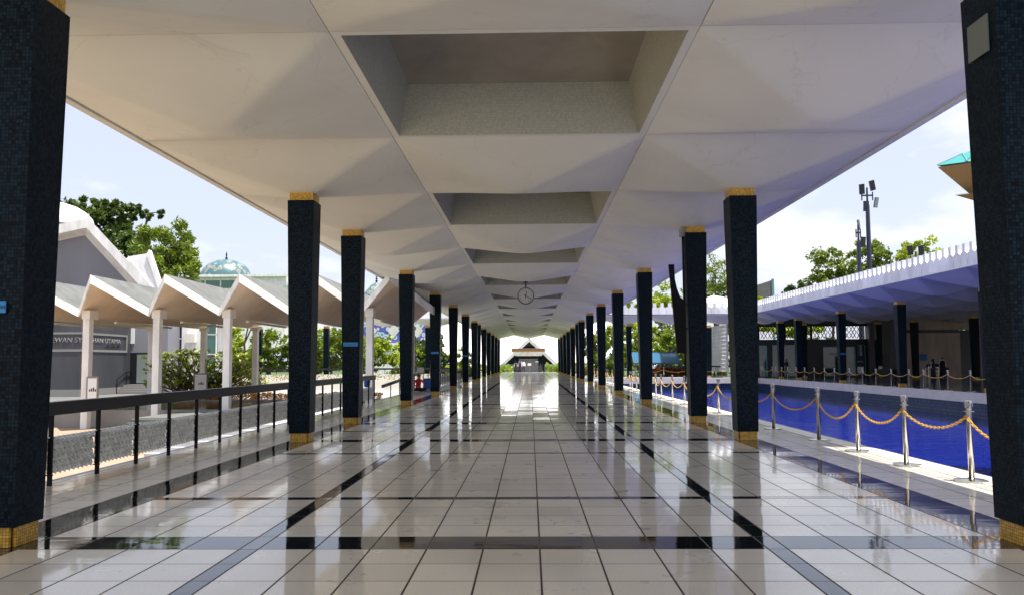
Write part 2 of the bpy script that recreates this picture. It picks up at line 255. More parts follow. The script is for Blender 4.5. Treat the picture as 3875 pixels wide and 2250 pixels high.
for (ya,yb,ky) in ys:
    for (xa,xb,kx) in allx:
        out=abs(xa+xb)/2>xe
        m=1 if (kx==1 or (ky==1 and not out)) else 0
        t=(rnd.gauss(0,1),rnd.gauss(0,1),1+rnd.gauss(0,.045))
        fl.quad((xa+gx,ya+gy,0),(xb-gx,ya+gy,0),(xb-gx,yb-gy,0),(xa+gx,yb-gy,0),m,t)
    for (xa,xb,kx) in allx[:-1]:
        dk=(ky==1 and abs(xb)<xe)
        fl.quad((xb-gx,ya+gy,0),(xb+gx,ya+gy,0),(xb+gx,yb-gy,0),(xb-gx,yb-gy,0),3 if dk else 2,(0,0,1))
X0=allx[0][0]+gx; X1=allx[-1][1]-gx
for (ya,yb,ky) in ys[:-1]: fl.quad((X0,yb-gy,0),(X1,yb-gy,0),(X1,yb+gy,0),(X0,yb+gy,0),4,(0,0,1))
struct('floor',fl,['tilew','tileb','groutw','groutb','groutt'])
sb=MB().box(-6.12,6.06,-3,120.6,-1.7,-.006).box(-6.12,X0,-3,120.6,-.006,.004).box(X1,6.06,-3,120.6,-.006,.004).box(X0-.02,X1+.02,-3,ys[0][0],-.006,.002)
sb.box(-34,-6.12,69.4,76.6,-1.7,0).box(6.06,20,70,77.2,-1.7,0)
struct('terrace',sb,'slab')
struct('veranda_floor',MB().box(20.05,75,-3,95,-1.7,0),'dfloor')
struct('coping',MB().box(5.62,6.0,-3,70.0,.0045,.012).box(19.92,20.4,-3,70.4,-.42,.012).box(6.06,19.92,69.92,70.4,-.42,.012),'coping')
struct('pool_wall',MB().box(19.99,20.05,-3,70,-1.6,-.42).box(6.0,20.05,69.99,70.05,-1.6,-.42).box(5.98,6.04,-3,70,-1.6,-.02),'pooltile')
struct('pool_water',MB().quad((6.0,-3,-1.1),(20,-3,-1.1),(20,70,-1.1),(6,70,-1.1)),'water')
struct('pond_water',MB().quad((-24,37.5,-.72),(-7.6,37.5,-.72),(-7.6,47.6,-.72),(-24,47.6,-.72)),'pond')
struct('pond_edge',MB().box(-24.3,-7.4,37.1,37.5,-1.4,-.64).box(-24.3,-24,37.5,47.6,-1.4,-.64).box(-7.6,-7.3,37.5,47.6,-1.4,-.64).box(-24.3,-7.3,47.6,47.9,-1.4,-.64).box(-24.3,-7.3,47.9,69.3,-1.4,-.78),'greyp')
st=MB()
for i in range(6): st.box(-11.8,-6.12,24.46+.32*i,24.46+.32*(i+1),-1.4,-1.25+.15*i)
st.box(-11.8,-6.12,26.38,37.0,-1.4,-.5)
struct('steps',st,'slab')
st=MB()
for i in range(5): st.box(-16.4+.0,-12.6,31.2+.34*i,31.2+.34*(i+1),-1.4,-1.27+.13*i)
st.box(-16.4,-12.6,32.9,37.0,-1.4,-.72).box(-12.6,-12.3,31.0,37.0,-1.4,-.62).box(-16.7,-16.4,31.0,37,-1.4,-1.0)
st.box(-44,-24.4,38,56,-1.4,-.5)
struct('steps_upper',st,'greyroof')

# ================================================================ umbrella shells
def umb(b,cx,cy,hx,hy,low,rim,c=.26,g_=.006,m=0):
    """underside of one concrete umbrella: low in the middle, high at the rim"""
    n=30; us=[-1+2*i/n for i in range(n+1)]; f=c/hx*.9
    def zz(u,v):
        m=max(abs(u),abs(v)); m=max(0,(m-f)/(1-f)); q=1-(1-u*u)*(1-v*v); return low+(rim-low)*(.95*m+.05*q*m**.3 if m>0 else 0)
    V=[(cx+u*(hx-g_),cy+v*(hy-g_),zz(u,v)) for v in us for u in us]; F=[]
    for j in range(n):
        for i in range(n):
            a,b1,c1,d1=j*(n+1)+i,j*(n+1)+i+1,(j+1)*(n+1)+i+1,(j+1)*(n+1)+i
            if (i<n/2)==(j<n/2): F+=[(a,c1,b1),(a,d1,c1)]
            else: F+=[(a,d1,b1),(b1,d1,c1)]
    b.add(V,F,m)
    for p,q in (((-1,-1),(1,-1)),((1,-1),(1,1)),((1,1),(-1,1)),((-1,1),(-1,-1))):
        P1=(cx+p[0]*(hx-g_),cy+p[1]*(hy-g_)); Q1=(cx+q[0]*(hx-g_),cy+q[1]*(hy-g_)); b.quad((*P1,rim),(*Q1,rim),(*Q1,rim+.06),(*P1,rim+.06),m)
roof=thing('walkway_roof','long flat concrete walkway roof with folded pale ceiling and deep coffers','roof')
ce=MB(); ks=list(range(-5,23)); H=P/2
for k in ks:
    y=Y0+P*k
    for sx in (-1,1): umb(ce,sx*XC,y,2.145,H,LOW,RIM)
    if k%2==0: umb(ce,0,y,2.145,H,LOW,RIM,c=.05)
ce.build('ceiling','ceil',roof,True)
y0=Y0+P*-5-H; y1=Y0+P*22+H
dk=MB().box(-6.5,-2.2,y0,y1,RIM+.07,RIM+.30).box(2.2,6.5,y0,y1,RIM+.07,RIM+.30)
for k in ks:
    y=Y0+P*k
    if k%2==0: dk.box(-2.2,2.2,y-H,y+H,RIM+.07,RIM+.30)
dk.build('roof_deck','seam',roof)
for sx in (-1,1):
    a,b_=(6.435,6.56) if sx>0 else (-6.56,-6.435)
    MB().box(a,b_,y0-.1,y1+.1,RIM-.035,RIM+.42).build('fascia','ceil',roof)
MB().box(-6.435,6.435,y1+.002,y1+.12,RIM-.005,RIM+.42).build('fascia','ceil',roof)
cf=None
for k in ks:
    if k%2==0: continue
    y=Y0+P*k
    if cf is None:
        b=MB(); ox,oy=2.139,2.174; ix,iy=2.03,2.07; zt=6.16; tx,ty=1.84,1.9
        O=[(-ox,-oy,RIM),(ox,-oy,RIM),(ox,oy,RIM),(-ox,oy,RIM)]; I=[(-ix,-iy,RIM),(ix,-iy,RIM),(ix,iy,RIM),(-ix,iy,RIM)]; T=[(-tx,-ty,zt),(tx,-ty,zt),(tx,ty,zt),(-tx,ty,zt)]
        b.add(O+I,[(0,4,5,1),(1,5,6,2),(2,6,7,3),(3,7,4,0)],1); b.add(I+T,[(0,4,5,1),(1,5,6,2),(2,6,7,3),(3,7,4,0)],0)
        b.add(T+[(-tx+.9,0,zt+.16),(tx-.9,0,zt+.16)],[(0,4,5,1),(2,5,4,3),(1,5,2),(0,3,4)],2)
        OT=[(p[0],p[1],6.75) for p in O]; b.add(O+OT,[(0,1,5,4),(1,2,6,5),(2,3,7,6),(3,0,4,7),(4,5,6,7)],1)
        cf=b.build('skylight_coffer',['cof','ceil','cofl'],roof); cf.location=(0,y,0)
    else:
        c=cf.copy(); C.objects.link(c); c.parent=roof; c.location=(0,y,0)

# ================================================================ columns
def column(name='mosaic_column'):
    t=thing(name,'x','column',group='blue-black mosaic columns')
    MB().sq(0,0,.392,.167,.517,4.676).build('shaft','mos',t)
    MB().sq(0,0,.457,4.677,.457,4.90).build('capital','gold',t)
    b=MB().sq(0,0,.30,0.0,.30,.166,0)
    for sx,sy in ((1,0),(-1,0),(0,1),(0,-1)):
        cx,cyy=sx*.17,sy*.17
        b.box(cx-(.015 if sx else .148),cx+(.015 if sx else .148),cyy-(.015 if sy else .148),cyy+(.015 if sy else .148),.003,.164,1)
    b.build('plinth',['black','gold'],t); return t
c0=column(); first=True; COLS={}
for sx,side in ((-1,'left'),(1,'right')):
    for i,y in enumerate(YC):
        extra=''
        if sx<0 and i in (0,2,4,6): extra=' carrying a small blue sign'
        if sx>0 and i==0: extra=' with a grey paper notice high up'
        lb=f'{ORD[i]} dark mosaic column in the {side} row of the walkway{extra}' if i else f'nearest dark mosaic column at the {side} edge of the walkway{extra}'
        if first: o=c0; o.location=(sx*XC,y,0); o['label']=lb; first=False
        else: o=dup(c0,(sx*XC,y,0),lb)
        COLS[(sx,i)]=o
for (x,y),lb in {(-9.1,71.9):'dark mosaic column of the left cross wing, nearest to the walkway',(-18.4,71.9):'dark mosaic column of the left cross wing in front of the green trees',(-24.6,71.9):'dark mosaic column of the left cross wing, farthest left behind the canopy posts',
    (9.1,71.9):'dark mosaic column standing alone in front of trees at the far end of the pool',(17.2,76):'dark mosaic column beside the white pierced screen'}.items(): dup(c0,(x,y,0),lb)
RC=[28.7,37.4,46.1,54.8,63.5,68.0]
for i,y in enumerate(RC): dup(c0,(21.5,y,0),f'{ORD[i]} dark mosaic column along the far side of the pool'+(' with a small blue sign' if i==3 else ''))
for (x,y),l_ in (((34.5,62),'inner dark mosaic column at the right edge of the beige wall in the prayer hall'),((32.8,68),'inner dark mosaic column behind the lit poolside column'),((31.3,71.6),'inner dark mosaic column against the grey wall in the prayer hall'),((24.9,72.2),'inner dark mosaic column between the glass doors of the hall')): dup(c0,(x,y,0),l_)

# blue signs on columns
def bluesign(par_xyz,label,words='SILA BERI LALUAN',w=.36,h=.095,rz=0):
    t=thing('column_sign',label,'sign',par_xyz,'blue signs fixed to columns',rz)
    MB().box(-w/2,w/2,-.008,0,-h/2,h/2).build('plate','blue',t)
    text(words,.045,'ink',(-w/2+.02,-.010,-.016),(PI/2,0,0),t,ext=.001,sx=.80 if w<.4 else 1)
for i,xx in ((2,0),(4,0),(6,0)):
    bluesign((-XC,YC[i]-.234,1.97),f'small blue sign with dark lettering on the {ORD[i]} left column')
bluesign((-XC-.06,YC[0]-.2355,1.985),'blue sign with large dark LALUAN lettering on the nearest left column',w=.30,h=.098)
bluesign((21.5,54.8-.236,1.95),'small blue sign on the lit column across the pool')
t=thing('pool_notice','blue notice hanging on the white pool coping','sign',(20.0-.005,42.2,-.23)); MB().box(-.012,0,-.37,.37,-.17,.17).build('plate','blue',t)
b=MB(); [b.box(-.016,-.0125,-.3,.3,z,z+.02) for z in (.08,.0,-.08)]; b.build('printing','ink',t)
t=thing('paper_notice','grey rectangular notice high on the nearest right column','notice',(XC-.2585,6.72,4.24))
o=MB().box(-.012,0,-.15,.15,-.16,.16).build('sheet','paper',t)

# ================================================================ clock
t=thing('hanging_clock','round double-sided clock hanging from the ceiling on a short stem','clock',(0,32.8,4.24))
b=MB(); n=40; pr=[(.318,-.06),(.345,-.06),(.345,.06),(.318,.06)]
vs=[(r*math.cos(2*PI*i/n),y,r*math.sin(2*PI*i/n)) for r,y in pr for i in range(n)]; b.add(vs,[(k*n+i,k*n+(i+1)%n,((k+1)%4)*n+(i+1)%n,((k+1)%4)*n+i) for k in range(4) for i in range(n)]); b.build('case','clockh',t)
b=MB(); vs=[(.32*math.cos(2*PI*i/n),y,.32*math.sin(2*PI*i/n)) for y in (-.05,.05) for i in range(n)]; b.add(vs,[tuple(range(n)),tuple(range(2*n-1,n-1,-1))]); face=b.build('dial','clockf',t)
b=MB()
for i in range(60):
    a=2*PI*i/60; l0=.285 if i%5 else .275; c=Vector((math.sin(a),0,math.cos(a))); s=Vector((math.cos(a),0,-math.sin(a)))*(.004 if i%5 else .007)
    p=[c*l0-s,c*.308-s,c*.308+s,c*l0+s]; b.quad(*[q+Vector((0,-.053,0)) for q in p])
b.build('minute_mark','clockh',face)
ar=['١٢','١','٢','٣','٤','٥','٦','٧','٨','٩','١٠','١١']
glyph={'0':[(.3,.4,.7,.6)],'1':[(.5,0,.5,1)],'2':[(.35,0,.35,1),(.35,1,.75,.75)],'3':[(.3,0,.3,1),(.3,1,.8,.8),(.55,.9,.55,.7)],'4':[(.7,1,.3,.8),(.3,.8,.6,.55),(.6,.55,.3,.3),(.3,.3,.7,.1)],'5':[(.5,1,.2,.4),(.2,.4,.5,.1),(.5,.1,.8,.4),(.8,.4,.5,1)],'6':[(.2,1,.7,1),(.7,1,.7,0)],'7':[(.1,1,.5,0),(.5,0,.9,1)],'8':[(.1,0,.5,1),(.5,1,.9,0)],'9':[(.7,0,.7,1),(.7,1,.3,.9),(.3,.9,.35,.6),(.35,.6,.7,.6)]}
def seg(b,p,q,wd,y):
    p=Vector((p[0],y,p[1]));q=Vector((q[0],y,q[1])); d=(q-p).normalized(); s=Vector((d.z,0,-d.x))*wd/2; b.quad(p-s,p+s,q+s,q-s)
for h in range(12):
    b=MB()
    a=2*PI*h/12; sx_=math.sin(a)*.235; sz=math.cos(a)*.235; st_=str(h or 12)
    for j,ch in enumerate(st_):
        for (ax,az,bx_,bz) in glyph[ch]:
            ox_=sx_+(j-(len(st_)-1)/2)*.032-.02; seg(b,(ox_+ax*.04,sz-.028+az*.056),(ox_+bx_*.04,sz-.028+bz*.056),.009,-.053)
    b.build('numeral','clockh',face)
for ang,l0,l1,wd in ((10,-.10,.19,.034),(120,-.10,.27,.026)):
    a=R(ang); c=Vector((math.sin(a),math.cos(a))); b=MB(); seg(b,c*l0,c*l1,wd,-.057 if ang<90 else -.06); b.build('hand','clockh',t)
MB().tube((0,0,.34),(0,0,.56),.028,n=10).build('stem','clockh',t); MB().box(-.1,.1,-.06,.06,.555,.59).build('bracket','clockh',t)

# black curved board on the third right column, conduit and box
t=thing('loudspeaker_board','tall black curved board hanging off the third right column','speaker',(0,19.45,0))
MB().prism([(3.59,0,3.87),(3.72,0,3.87),(3.735,0,3.5),(3.78,0,3.28),(3.86,0,3.06),(3.985,0,2.95),(3.985,0,1.70),(3.76,0,1.70)],(0,.09,0)).build('board','dark',t)
MB().tube((3.9,.1,2.9),(4.12,.3,2.9),.02).build('bracket','dark',t); MB().tube((3.95,.1,2.3),(4.12,.3,2.3),.02).build('bracket','dark',t)
t=thing('cable_conduit','thin dark conduit with a grey junction box on the third right column','conduit',(3.99,19.72,0))
MB().box(0,.03,0,.03,1.0,4.62).box(0,.02,.08,.1,1.3,4.62).build('pipe','dark',t); MB().box(-.06,.07,-.06,.12,4.60,4.80).build('junction_box','box',t)
for (x,y,l_) in ((XC-.36,YC[5]-.2,'white security camera at the top of the sixth right column'),(-XC+.36,YC[11]-.2,'small security camera near the far end of the left row')):
    t=thing('security_camera',l_,'camera',(x,y,4.74)); MB().box(-.05,.05,-.05,.05,0,.1).build('mount','white',t); MB().tube((0,0,-.02),(-.05,-.16,-.08),.045,n=12).build('body','white',t)

# ================================================================ railings
def star_panel():
    b=MB(); nx,nz=10,6; W,Hh=1.0,.45
    for j in range(nz):
        for i in range(nx):
            cx=-W/2+(i+.5+(.25 if j%2 else -.25))*W/nx; cz=(j+.5)*Hh/nz; r=.060; c=(.045,cx,cz)
            pts=[(-.012 if q%2 else .014,cx+(r if q%2==0 else r*.52)*math.cos(PI*q/5+.3*(j%2)),cz+(r if q%2==0 else r*.52)*math.sin(PI*q/5+.3*(j%2))) for q in range(10)]
            b.add([c]+pts,[(0,q+1,(q+1)%10+1) for q in range(10)])
    b.box(-.022,-.016,-W/2,W/2,0,Hh,1); return b
pn=star_panel(); PM=pn.build('star_panel',['alu','frame']); PM.location=(0,0,-50)
def railing(x,ya,yb,label,handed=True,n0=None):
    r=thing('railing',label,'railing',(x,ya,0),'black railings with cast star panels')
    L_=yb-ya; n=max(1,round(L_/1.085)); st=L_/n
    MB().box(-.055,.055,-.05,L_+.05,.875,1.035).build('handrail','darkrail',r); MB().box(-.045,.045,-.05,L_+.05,1.0355,1.043).build('rail_cap','frame',r)
    for i in range(n+1):
        y=st*i; MB().box(-.022,.022,y-.022,y+.022,0,.875).box(-.05,.03,y-.03,y+.03,.585,.597).box(-.05,.03,y-.03,y+.03,.125,.137).build('post','dark',r)
    for i in range(n):
        y=st*(i+.5)
        q=PM.copy(); C.objects.link(q); q.parent=r; q.location=(-.045,y,.14); q.scale=(1,(st-.07),1)
    MB().box(-.012,.004,0,L_,.592,.604).build('top_strip','whites',r)
    return r
PM['x']=1
rl=railing(-5.84,8.77,30.45,'long black railing with star panels at the left edge of the walkway, near section')
rl2=railing(-5.84,46.6,68.3,'black railing with star panels at the left edge of the walkway, distant section')
bpy.data.objects.remove(PM)
# ramp handrail
t=thing('ramp_handrail','sloping black handrail beside the gap in the left railing','handrail',(-6.4,0,0)); b=MB()
b.prism([(0,34.9,.42),(0,34.9,.55),(0,48.5,1.03),(0,48.5,.90)],(.09,0,0)); b.build('handrail','darkrail',t)
b=MB(); [b.box(.02,.06,y-.02,y+.02,-.05,.5+(y-35)*.034) for y in (37,39.5,42,44.5,47,48.4)]; b.build('post','dark',t)
# cross wing rails
def wingrail(name,x0,x1,y,label,z0=0,pat=True):
    t=thing(name,label,'railing',(x0,y,z0)); L_=x1-x0
    MB().box(0,L_,-.05,.05,.93,1.08).build('handrail','darkrail',t)
    if pat: MB().box(0,L_,-.02,.0,.02,.56).build('patterned_panel','railpat',t)
    n=int(L_/1.2)
    for i in range(n+1): MB().box(i*L_/n-.02,i*L_/n+.02,.002,.04,0,.93).build('post','dark',t)
wingrail('railing',-33,-6.6,69.45,'black railing with blue and yellow patterned panel on the left cross wing')
wingrail('railing',10.5,20.8,76.9,'plain black railing behind the far end of the pool',pat=False)
t=thing('retaining_wall','white wall below the railing of the left cross wing','wall'); MB().box(-34,-6.13,69.2,69.39,-1.4,-.012).build('wall','cream',t)
wl=thing('railing','teal metal railing across the far end of the walkway','railing',(0,120.35,0))
MB().box(-6.0,-2.4,-.03,.03,1.12,1.2).box(2.4,6.0,-.03,.03,1.12,1.2).build('handrail','tealrail',wl)
for x in (-6,-4.8,-3.6,-2.4,2.4,3.6,4.8,6): MB().box(x-.03,x+.03,-.025,.025,0,1.12).build('post','tealrail',wl)

# ================================================================ stanchions
def stanchion():
    t=thing('stanchion','x','stanchion',group='steel stanchions with yellow chain')
    b=MB(); pts=[(.19*math.cos(2*PI*i/36)*(1+.10*math.cos(3*2*PI*i/36)),.19*math.sin(2*PI*i/36)*(1+.10*math.cos(3*2*PI*i/36))) for i in range(36)]
    b.prism([(p[0],p[1],.002) for p in pts],(0,0,.022)); b.add([(p[0],p[1],.0245) for p in pts]+[(p[0]*.2,p[1]*.2,.036) for p in pts],[(i,(i+1)%36,(i+1)%36+36,i+36) for i in range(36)]); b.build('base','steel',t)
    MB().lathe(0,0,[(.034,.03),(.034,.90),(.034,.905)],16).build('pole','steel',t,True)
    MB().lathe(0,0,[(.034,.855),(.060,.857),(.060,.865),(.034,.867)],18).lathe(0,0,[(.034,.905),(.048,.915),(.052,.965),(.046,.99),(.02,.996)],18).build('cap','steel',t)
    return t
def chain(p,q,sag,label,links=True):
    p=Vector(p);q=Vector(q); L_=(q-p).length; n=max(8,int(L_*1.15/.055)); b=MB()
    def pt(u): v=p.lerp(q,u); v.z-=sag*4*u*(1-u)*(1+.15*(2*u-1)**2); return v
    if links:
        for i in range(n):
            a=pt(i/n); c=pt((i+1)/n); d=(c-a); ax=d.normalized(); side=ax.cross(Vector((0,0,1))).normalized() if i%2 else ax.cross(ax.cross(Vector((0,0,1)))).normalized()
            mid=(a+c)/2; hl=d.length*.68; hw=.017; loop=[mid+ax*hl*math.cos(2*PI*k/8)+side*hw*math.sin(2*PI*k/8) for k in range(8)]
            for k in range(8): b.tube(loop[k],loop[(k+1)%8],.0052,n=5,cap=False)
    else:
        for i in range(12): b.tube(pt(i/12),pt((i+1)/12),.014,n=5,cap=False)
    o=b.build('chain','chain'); return tag(o,label,'chain','yellow chains between stanchions')
ns=[8.4,10.02,11.54,13.3,15.2,17.7,20.3,23.15,25.6,28.02,30.6,32.67,34.36,37.0,40.2,42.3,43.5,46.5,50,52.8,55,56.8,60,63.5,67]; s0=stanchion()
for i,y in enumerate(ns):
    x=5.56+.05*math.sin(i*2.1)
    w_='near' if i<6 else 'far'
    lb=('steel stanchion on the near pool edge, '+(ORD[i]+' from the camera' if i<20 else 'well down the row, '+['five','four','three','two','one'][i-20]+' before its far end' if i<24 else 'last of the row')) if i else 'steel stanchion hidden behind the nearest right column'
    if i==0: s0.location=(x,y,0); s0['label']=lb
    else: dup(s0,(x,y,0),lb,rz=i*.9)
    if i+1<len(ns):
        x2=5.56+.05*math.sin((i+1)*2.1); d=ns[i+1]-y
        chain((x-.035,y,.80),(x2-.035,ns[i+1],.80),.17+.05*d+.05*math.sin(i*4.7),f'yellow chain span on the near pool edge, {ORD[i]} from the camera' if i<20 else f'distant yellow chain span near the row end, number {["five","four","three","two","one"][i-20]} from its end',links=y<26)
fsn=[34.0,35.7,37.4,39.4,41.8,43.4,45.5,47.5,49.4,51.4,53.9,55.7,57.7,59.7,61.6,63.6,65.1,66.6,67.6,70.6]
for i,y in enumerate(fsn):
    dup(s0,(20.62,y,.012),f'thin steel stanchion on the far pool edge, {ORD[i]} from the right',rz=i)
    if i+1<len(fsn): chain((20.6,y,.80),(20.6,fsn[i+1],.80),.2,f'yellow chain span on the far pool edge, {ORD[i]} from the right',links=False)
ex=[9.5,12.0,14.2,16.6,19.0]
for i,x in enumerate(ex):
    dup(s0,(x,70.7,.012),f'steel stanchion at the far end of the pool, {ORD[i]} from the walkway' if i else 'steel stanchion at the far end of the pool, closest to the walkway',rz=i)
    if i: chain((ex[i-1],70.7,.80),(x,70.7,.80),.25,f'chain span across the far end of the pool, {ORD[i-1]} from the walkway',links=False)

# ================================================================ pool side pavilion (right)
pv=thing('prayer_hall_veranda','deep shaded veranda of the hall with white crenellated parapet across the pool','building')
def parapet(p,q,z0,z1,pitch,inner,par,name='parapet',th=.32):
    """slab panels with pointed notches cut at every joint"""
    p=Vector((*p,0));q=Vector((*q,0)); L_=(q-p).length; d=(q-p)/L_; nrm=Vector(inner).normalized()*th; n=round(L_/pitch); w_=L_/n; nw=w_*.31
    b=MB(); 
    for i in range(n):
        a=p+d*(w_*i+.012); c=p+d*(w_*(i+1)-.012); zs=z1-.34
        def V(u,z): return Vector((u.x,u.y,z))
        lo=[V(a,z0),V(c,z0),V(c,zs-.12),V(c-d*nw,zs),V(c-d*nw,z1),V(a+d*nw,z1),V(a+d*nw,zs),V(a,zs-.12)]
        b.prism(lo,nrm)
    b.prism([Vector((p.x,p.y,z0+.02))+nrm*.3,Vector((q.x,q.y,z0+.02))+nrm*.3,Vector((q.x,q.y,z1-.5))+nrm*.3,Vector((p.x,p.y,z1-.5))+nrm*.3],nrm*.5,1)
    return b.build(name,['whitec','hallwall'],par)
parapet((19.4,1.0),(19.4,69.6),5.6,6.62,.585,(1,0,0),pv)
b=MB()
for i in range(9):
    for j in range(-10,6): umb(b,21.55+P*i,46.1+P*j,H,H,4.83,5.56)
b.build('ceiling','ceil',pv,True)
MB().box(19.63,58.6,0.3,69.9,5.75,6.1).build('roof_deck','greyroof',pv)
b=MB(); 
for i in range(9): umb(b,21.55+P*i,46.1+P*6-.02,H,H,4.83,5.56)
b.build('ceiling','ceil',pv,True); MB().box(19.63,58.6,69.92,74.5,5.75,6.1).build('roof_deck','greyroof',pv)
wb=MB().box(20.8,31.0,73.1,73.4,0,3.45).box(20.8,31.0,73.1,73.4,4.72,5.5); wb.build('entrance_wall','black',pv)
MB().box(31.0,33.8,72.7,73.6,0,5.7).build('wall','greywall',pv)
MB().box(33.8,39.4,73.2,73.5,0,3.95).box(33.8,41.2,73.2,73.5,4.25,5.7).build('wall','tan',pv)
MB().box(33.8,39.4,73.35,73.45,3.95,4.25).box(39.4,41.2,73.5,73.6,0,4.2).build('recess_shade','black',pv)  # black sheets painted in as the darkness of gap and opening
MB().box(41.2,58,73.2,73.5,0,5.7).build('wall','tan',pv)
b=MB(); 
for x in (21.0,23.4,25.8,28.4): 
    b.box(x,x+.18,73.0,73.2,3.45,4.72)
    for k in range(3):
        u=x+.3+k*.68
        for (a,c) in (((0,0),(.6,1.1)),((.6,0),(0,1.1)),((0,.55),(.3,1.1)),((.3,0),(.6,.55)),((.3,1.1),(.6,.55)),((0,.55),(.3,0))): b.tube((u+a[0],73.1,3.53+a[1]),(u+c[0],73.1,3.53+c[1]),.035,n=4)
b.box(20.8,31,73.0,73.2,4.62,4.72).build('lattice_screen','dark',pv)
for (x0,x1,z1) in ((22.3,25.4,2.95),(26.9,29.8,2.75),(30.0,30.7,2.9),(21.1,21.8,2.9)):
    f=MB().box(x0,x1,72.99,73.05,.1,z1).build('glass_door','glassd',pv); MB().box(x1-.05,x1,72.96,72.985,.1,z1).box(x0,x1,72.96,72.985,z1-.05,z1).build('edge_trim','edge',f)
tag(text('NEGARA',.30,'frame',(27.4,72.97,2.0),(PI/2,0,0),pv,name='door_lettering',ext=.002),'white lettering on the glass door')
t=thing('information_board','tall blue and white standing banner in front of the glass doors','banner',(29.2,70.5,0)); MB().box(-.3,.3,-.02,.02,.35,1.9).build('panel','cln',t); MB().box(-.28,.28,-.024,-.021,.4,.95).build('leaflet','clw',t); text('INFAQ',.17,'whites',(-.27,-.025,1.35),(PI/2,0,0),t,ext=.001); MB().box(-.3,.3,-.2,.2,0,.04).box(-.03,.03,-.02,.02,.04,.36).build('foot','dark',t)
t=thing('wall_panel','small dark rectangular panel on the grey hall wall','panel',(32.4,72.68,1.55)); MB().box(-.3,.3,-.05,0,-.6,.5).build('panel','black',t)
t=thing('wall_poster','blue poster on the beige wall behind the visitors','poster',(36.0,73.18,1.75)); MB().box(-.32,.32,-.03,0,-.3,.3).build('sheet','blued',t)
t=thing('service_trolley','metal trolley rack piled with dark bags beside two visitors','trolley',(35.3,70.0,0)); b=MB()
for z in (.2,.5,.85): b.box(-.6,.6,-.3,.3,z,z+.03)
for x in (-.6,.57):
    for y in (-.3,.27): b.box(x,x+.03,y,y+.03,.06,1.0)
b.build('rack','steel',t); b=MB()
for k in range(8): b.lathe(-.5+k*.14,random.uniform(-.1,.1),[(.04,.88),(.15,.93),(.16,1.02+.06*(k%3)),(.06,1.13+.05*(k%2))],10)
b.build('bag','cln',t)
t=thing('reception_desk','low dark desk with a small sign near the grey wall','desk',(29.6,66.5,0)); MB().box(-1,1,-.4,.4,.72,.78).box(-.95,-.9,-.35,.35,0,.72).box(.9,.95,-.35,.35,0,.72).box(-.9,.9,.3,.33,.2,.72).build('table','black',t); MB().box(-.6,-.3,-.1,-.08,.78,1.02).build('card','clw',t)
# cross wings at the far end of the pool and on the left
rw=thing('pool_end_wing','white crenellated roof wing across the far end of the pool','building')
parapet((6.9,69.7),(19.35,69.7),5.62,6.62,.66,(0,1,0),rw); b=MB()
for i in range(3): umb(b,8.75+P*i,71.95,H,H,LOW,5.5)
b.build('ceiling','ceil',rw,True); MB().box(6.6,19.38,69.95,74.1,5.7,5.95).build('roof_deck','greyroof',rw)
lw=thing('left_wing_roof','flat roof of the left cross wing with folded pale underside','roof')
b=MB(); [umb(b,-8.75-P*i,71.95,H,H,LOW,5.33) for i in range(6)]; b.build('ceiling','ceil',lw,True); MB().box(-33,-6.6,69.75,74.1,5.41,5.75).build('roof_deck','whitec',lw)
hr=MB(); hr.add([(14.5,76,6.7),(23,76,6.7),(23,84,6.7),(14.5,84,6.7),(18.7,80,8.1)],[(0,1,4),(1,2,4),(2,3,4),(3,0,4)]); hr.box(14.3,23.2,75.8,84.2,6.45,6.7)
tag(hr.build('hip_roof','whitec'),'low white hipped roof behind the crenellated wing','roof')
# pierced screen
sc=thing('pierced_screen','tall white pierced screen wall seen at an angle beyond the pool','screen',(18.5,74.2,0)); b=MB(); 
for r_ in range(12):
    z=.5+r_*.36; b.box(-.03,.03,0,6.8,z,z+.06)
    for c in range(26):
        y=c*.26; b.box(-.03,.03,y,y+.05,z+.06,z+.36); b.prism([(-.025,y+.05,z+.06),(-.025,y+.10,z+.06),(-.025,y+.26,z+.36),(-.025,y+.20,z+.36)],(.05,0,0))
b.build('lattice','white',sc); MB().box(-.06,.06,-.08,6.9,4.82,4.95).box(-.06,.06,-.08,0,.3,4.82).build('frame','white',sc)
# minaret base rises from the pool, just out of frame; shades the deck
mn=thing('minaret','tall pale minaret shaft rising from the pool at right','tower',(14.6,13.4,0)); MB().sq(0,0,5.6,-1.6,5.6,56).build('shaft','whitec',mn)

# ================================================================ left canopy
cn=thing('zigzag_canopy','low white zigzag folded canopy on square posts left of the walkway','canopy')
pk=[-22.3,-19.03,-15.75,-12.47,-9.2,-5.92]; zp,zv,th=5.42,4.08,.36; hs=1.64; yP,yV,yB=34.0,36.05,50.0
pts=[]
for i,x in enumerate(pk): pts+=[(x-hs,yV,zv),(x,yP,zp)]
pts.append((pk[-1]+hs,yV,zv)); top=MB();bot=MB();fa=MB();fb=MB()
yB0=yB
for a,c in zip(pts[:-1],pts[1:]):
    yB=36.7 if c[0]>-5 else yB0
    top.quad(a,c,(c[0],yB,c[2]),(a[0],yB,a[2])); 
    bot.quad((a[0],a[1]+.01,a[2]-th),(a[0],yB,a[2]-th),(c[0],yB,c[2]-th),(c[0],c[1]+.01,c[2]-th))
    fa.prism([a,c,(c[0],c[1],c[2]-th-.02),(a[0],a[1],a[2]-th-.02)],(0,.12,0))
    fb.prism([(a[0],yB,a[2]),(c[0],yB,c[2]),(c[0],yB,c[2]-th),(a[0],yB,a[2]-th)],(0,.1,0))
top.build('roof','greyroof',cn); bot.build('soffit','soffit',cn); fa.build('fascia','white',cn); fb.build('rear_edge','white',cn)
cp=[-23.5,-20.2,-16.95,-13.7,-10.4,-7.15]; zb=[-1.4,-1.4,-1.2,-.8,-.7,-.7]
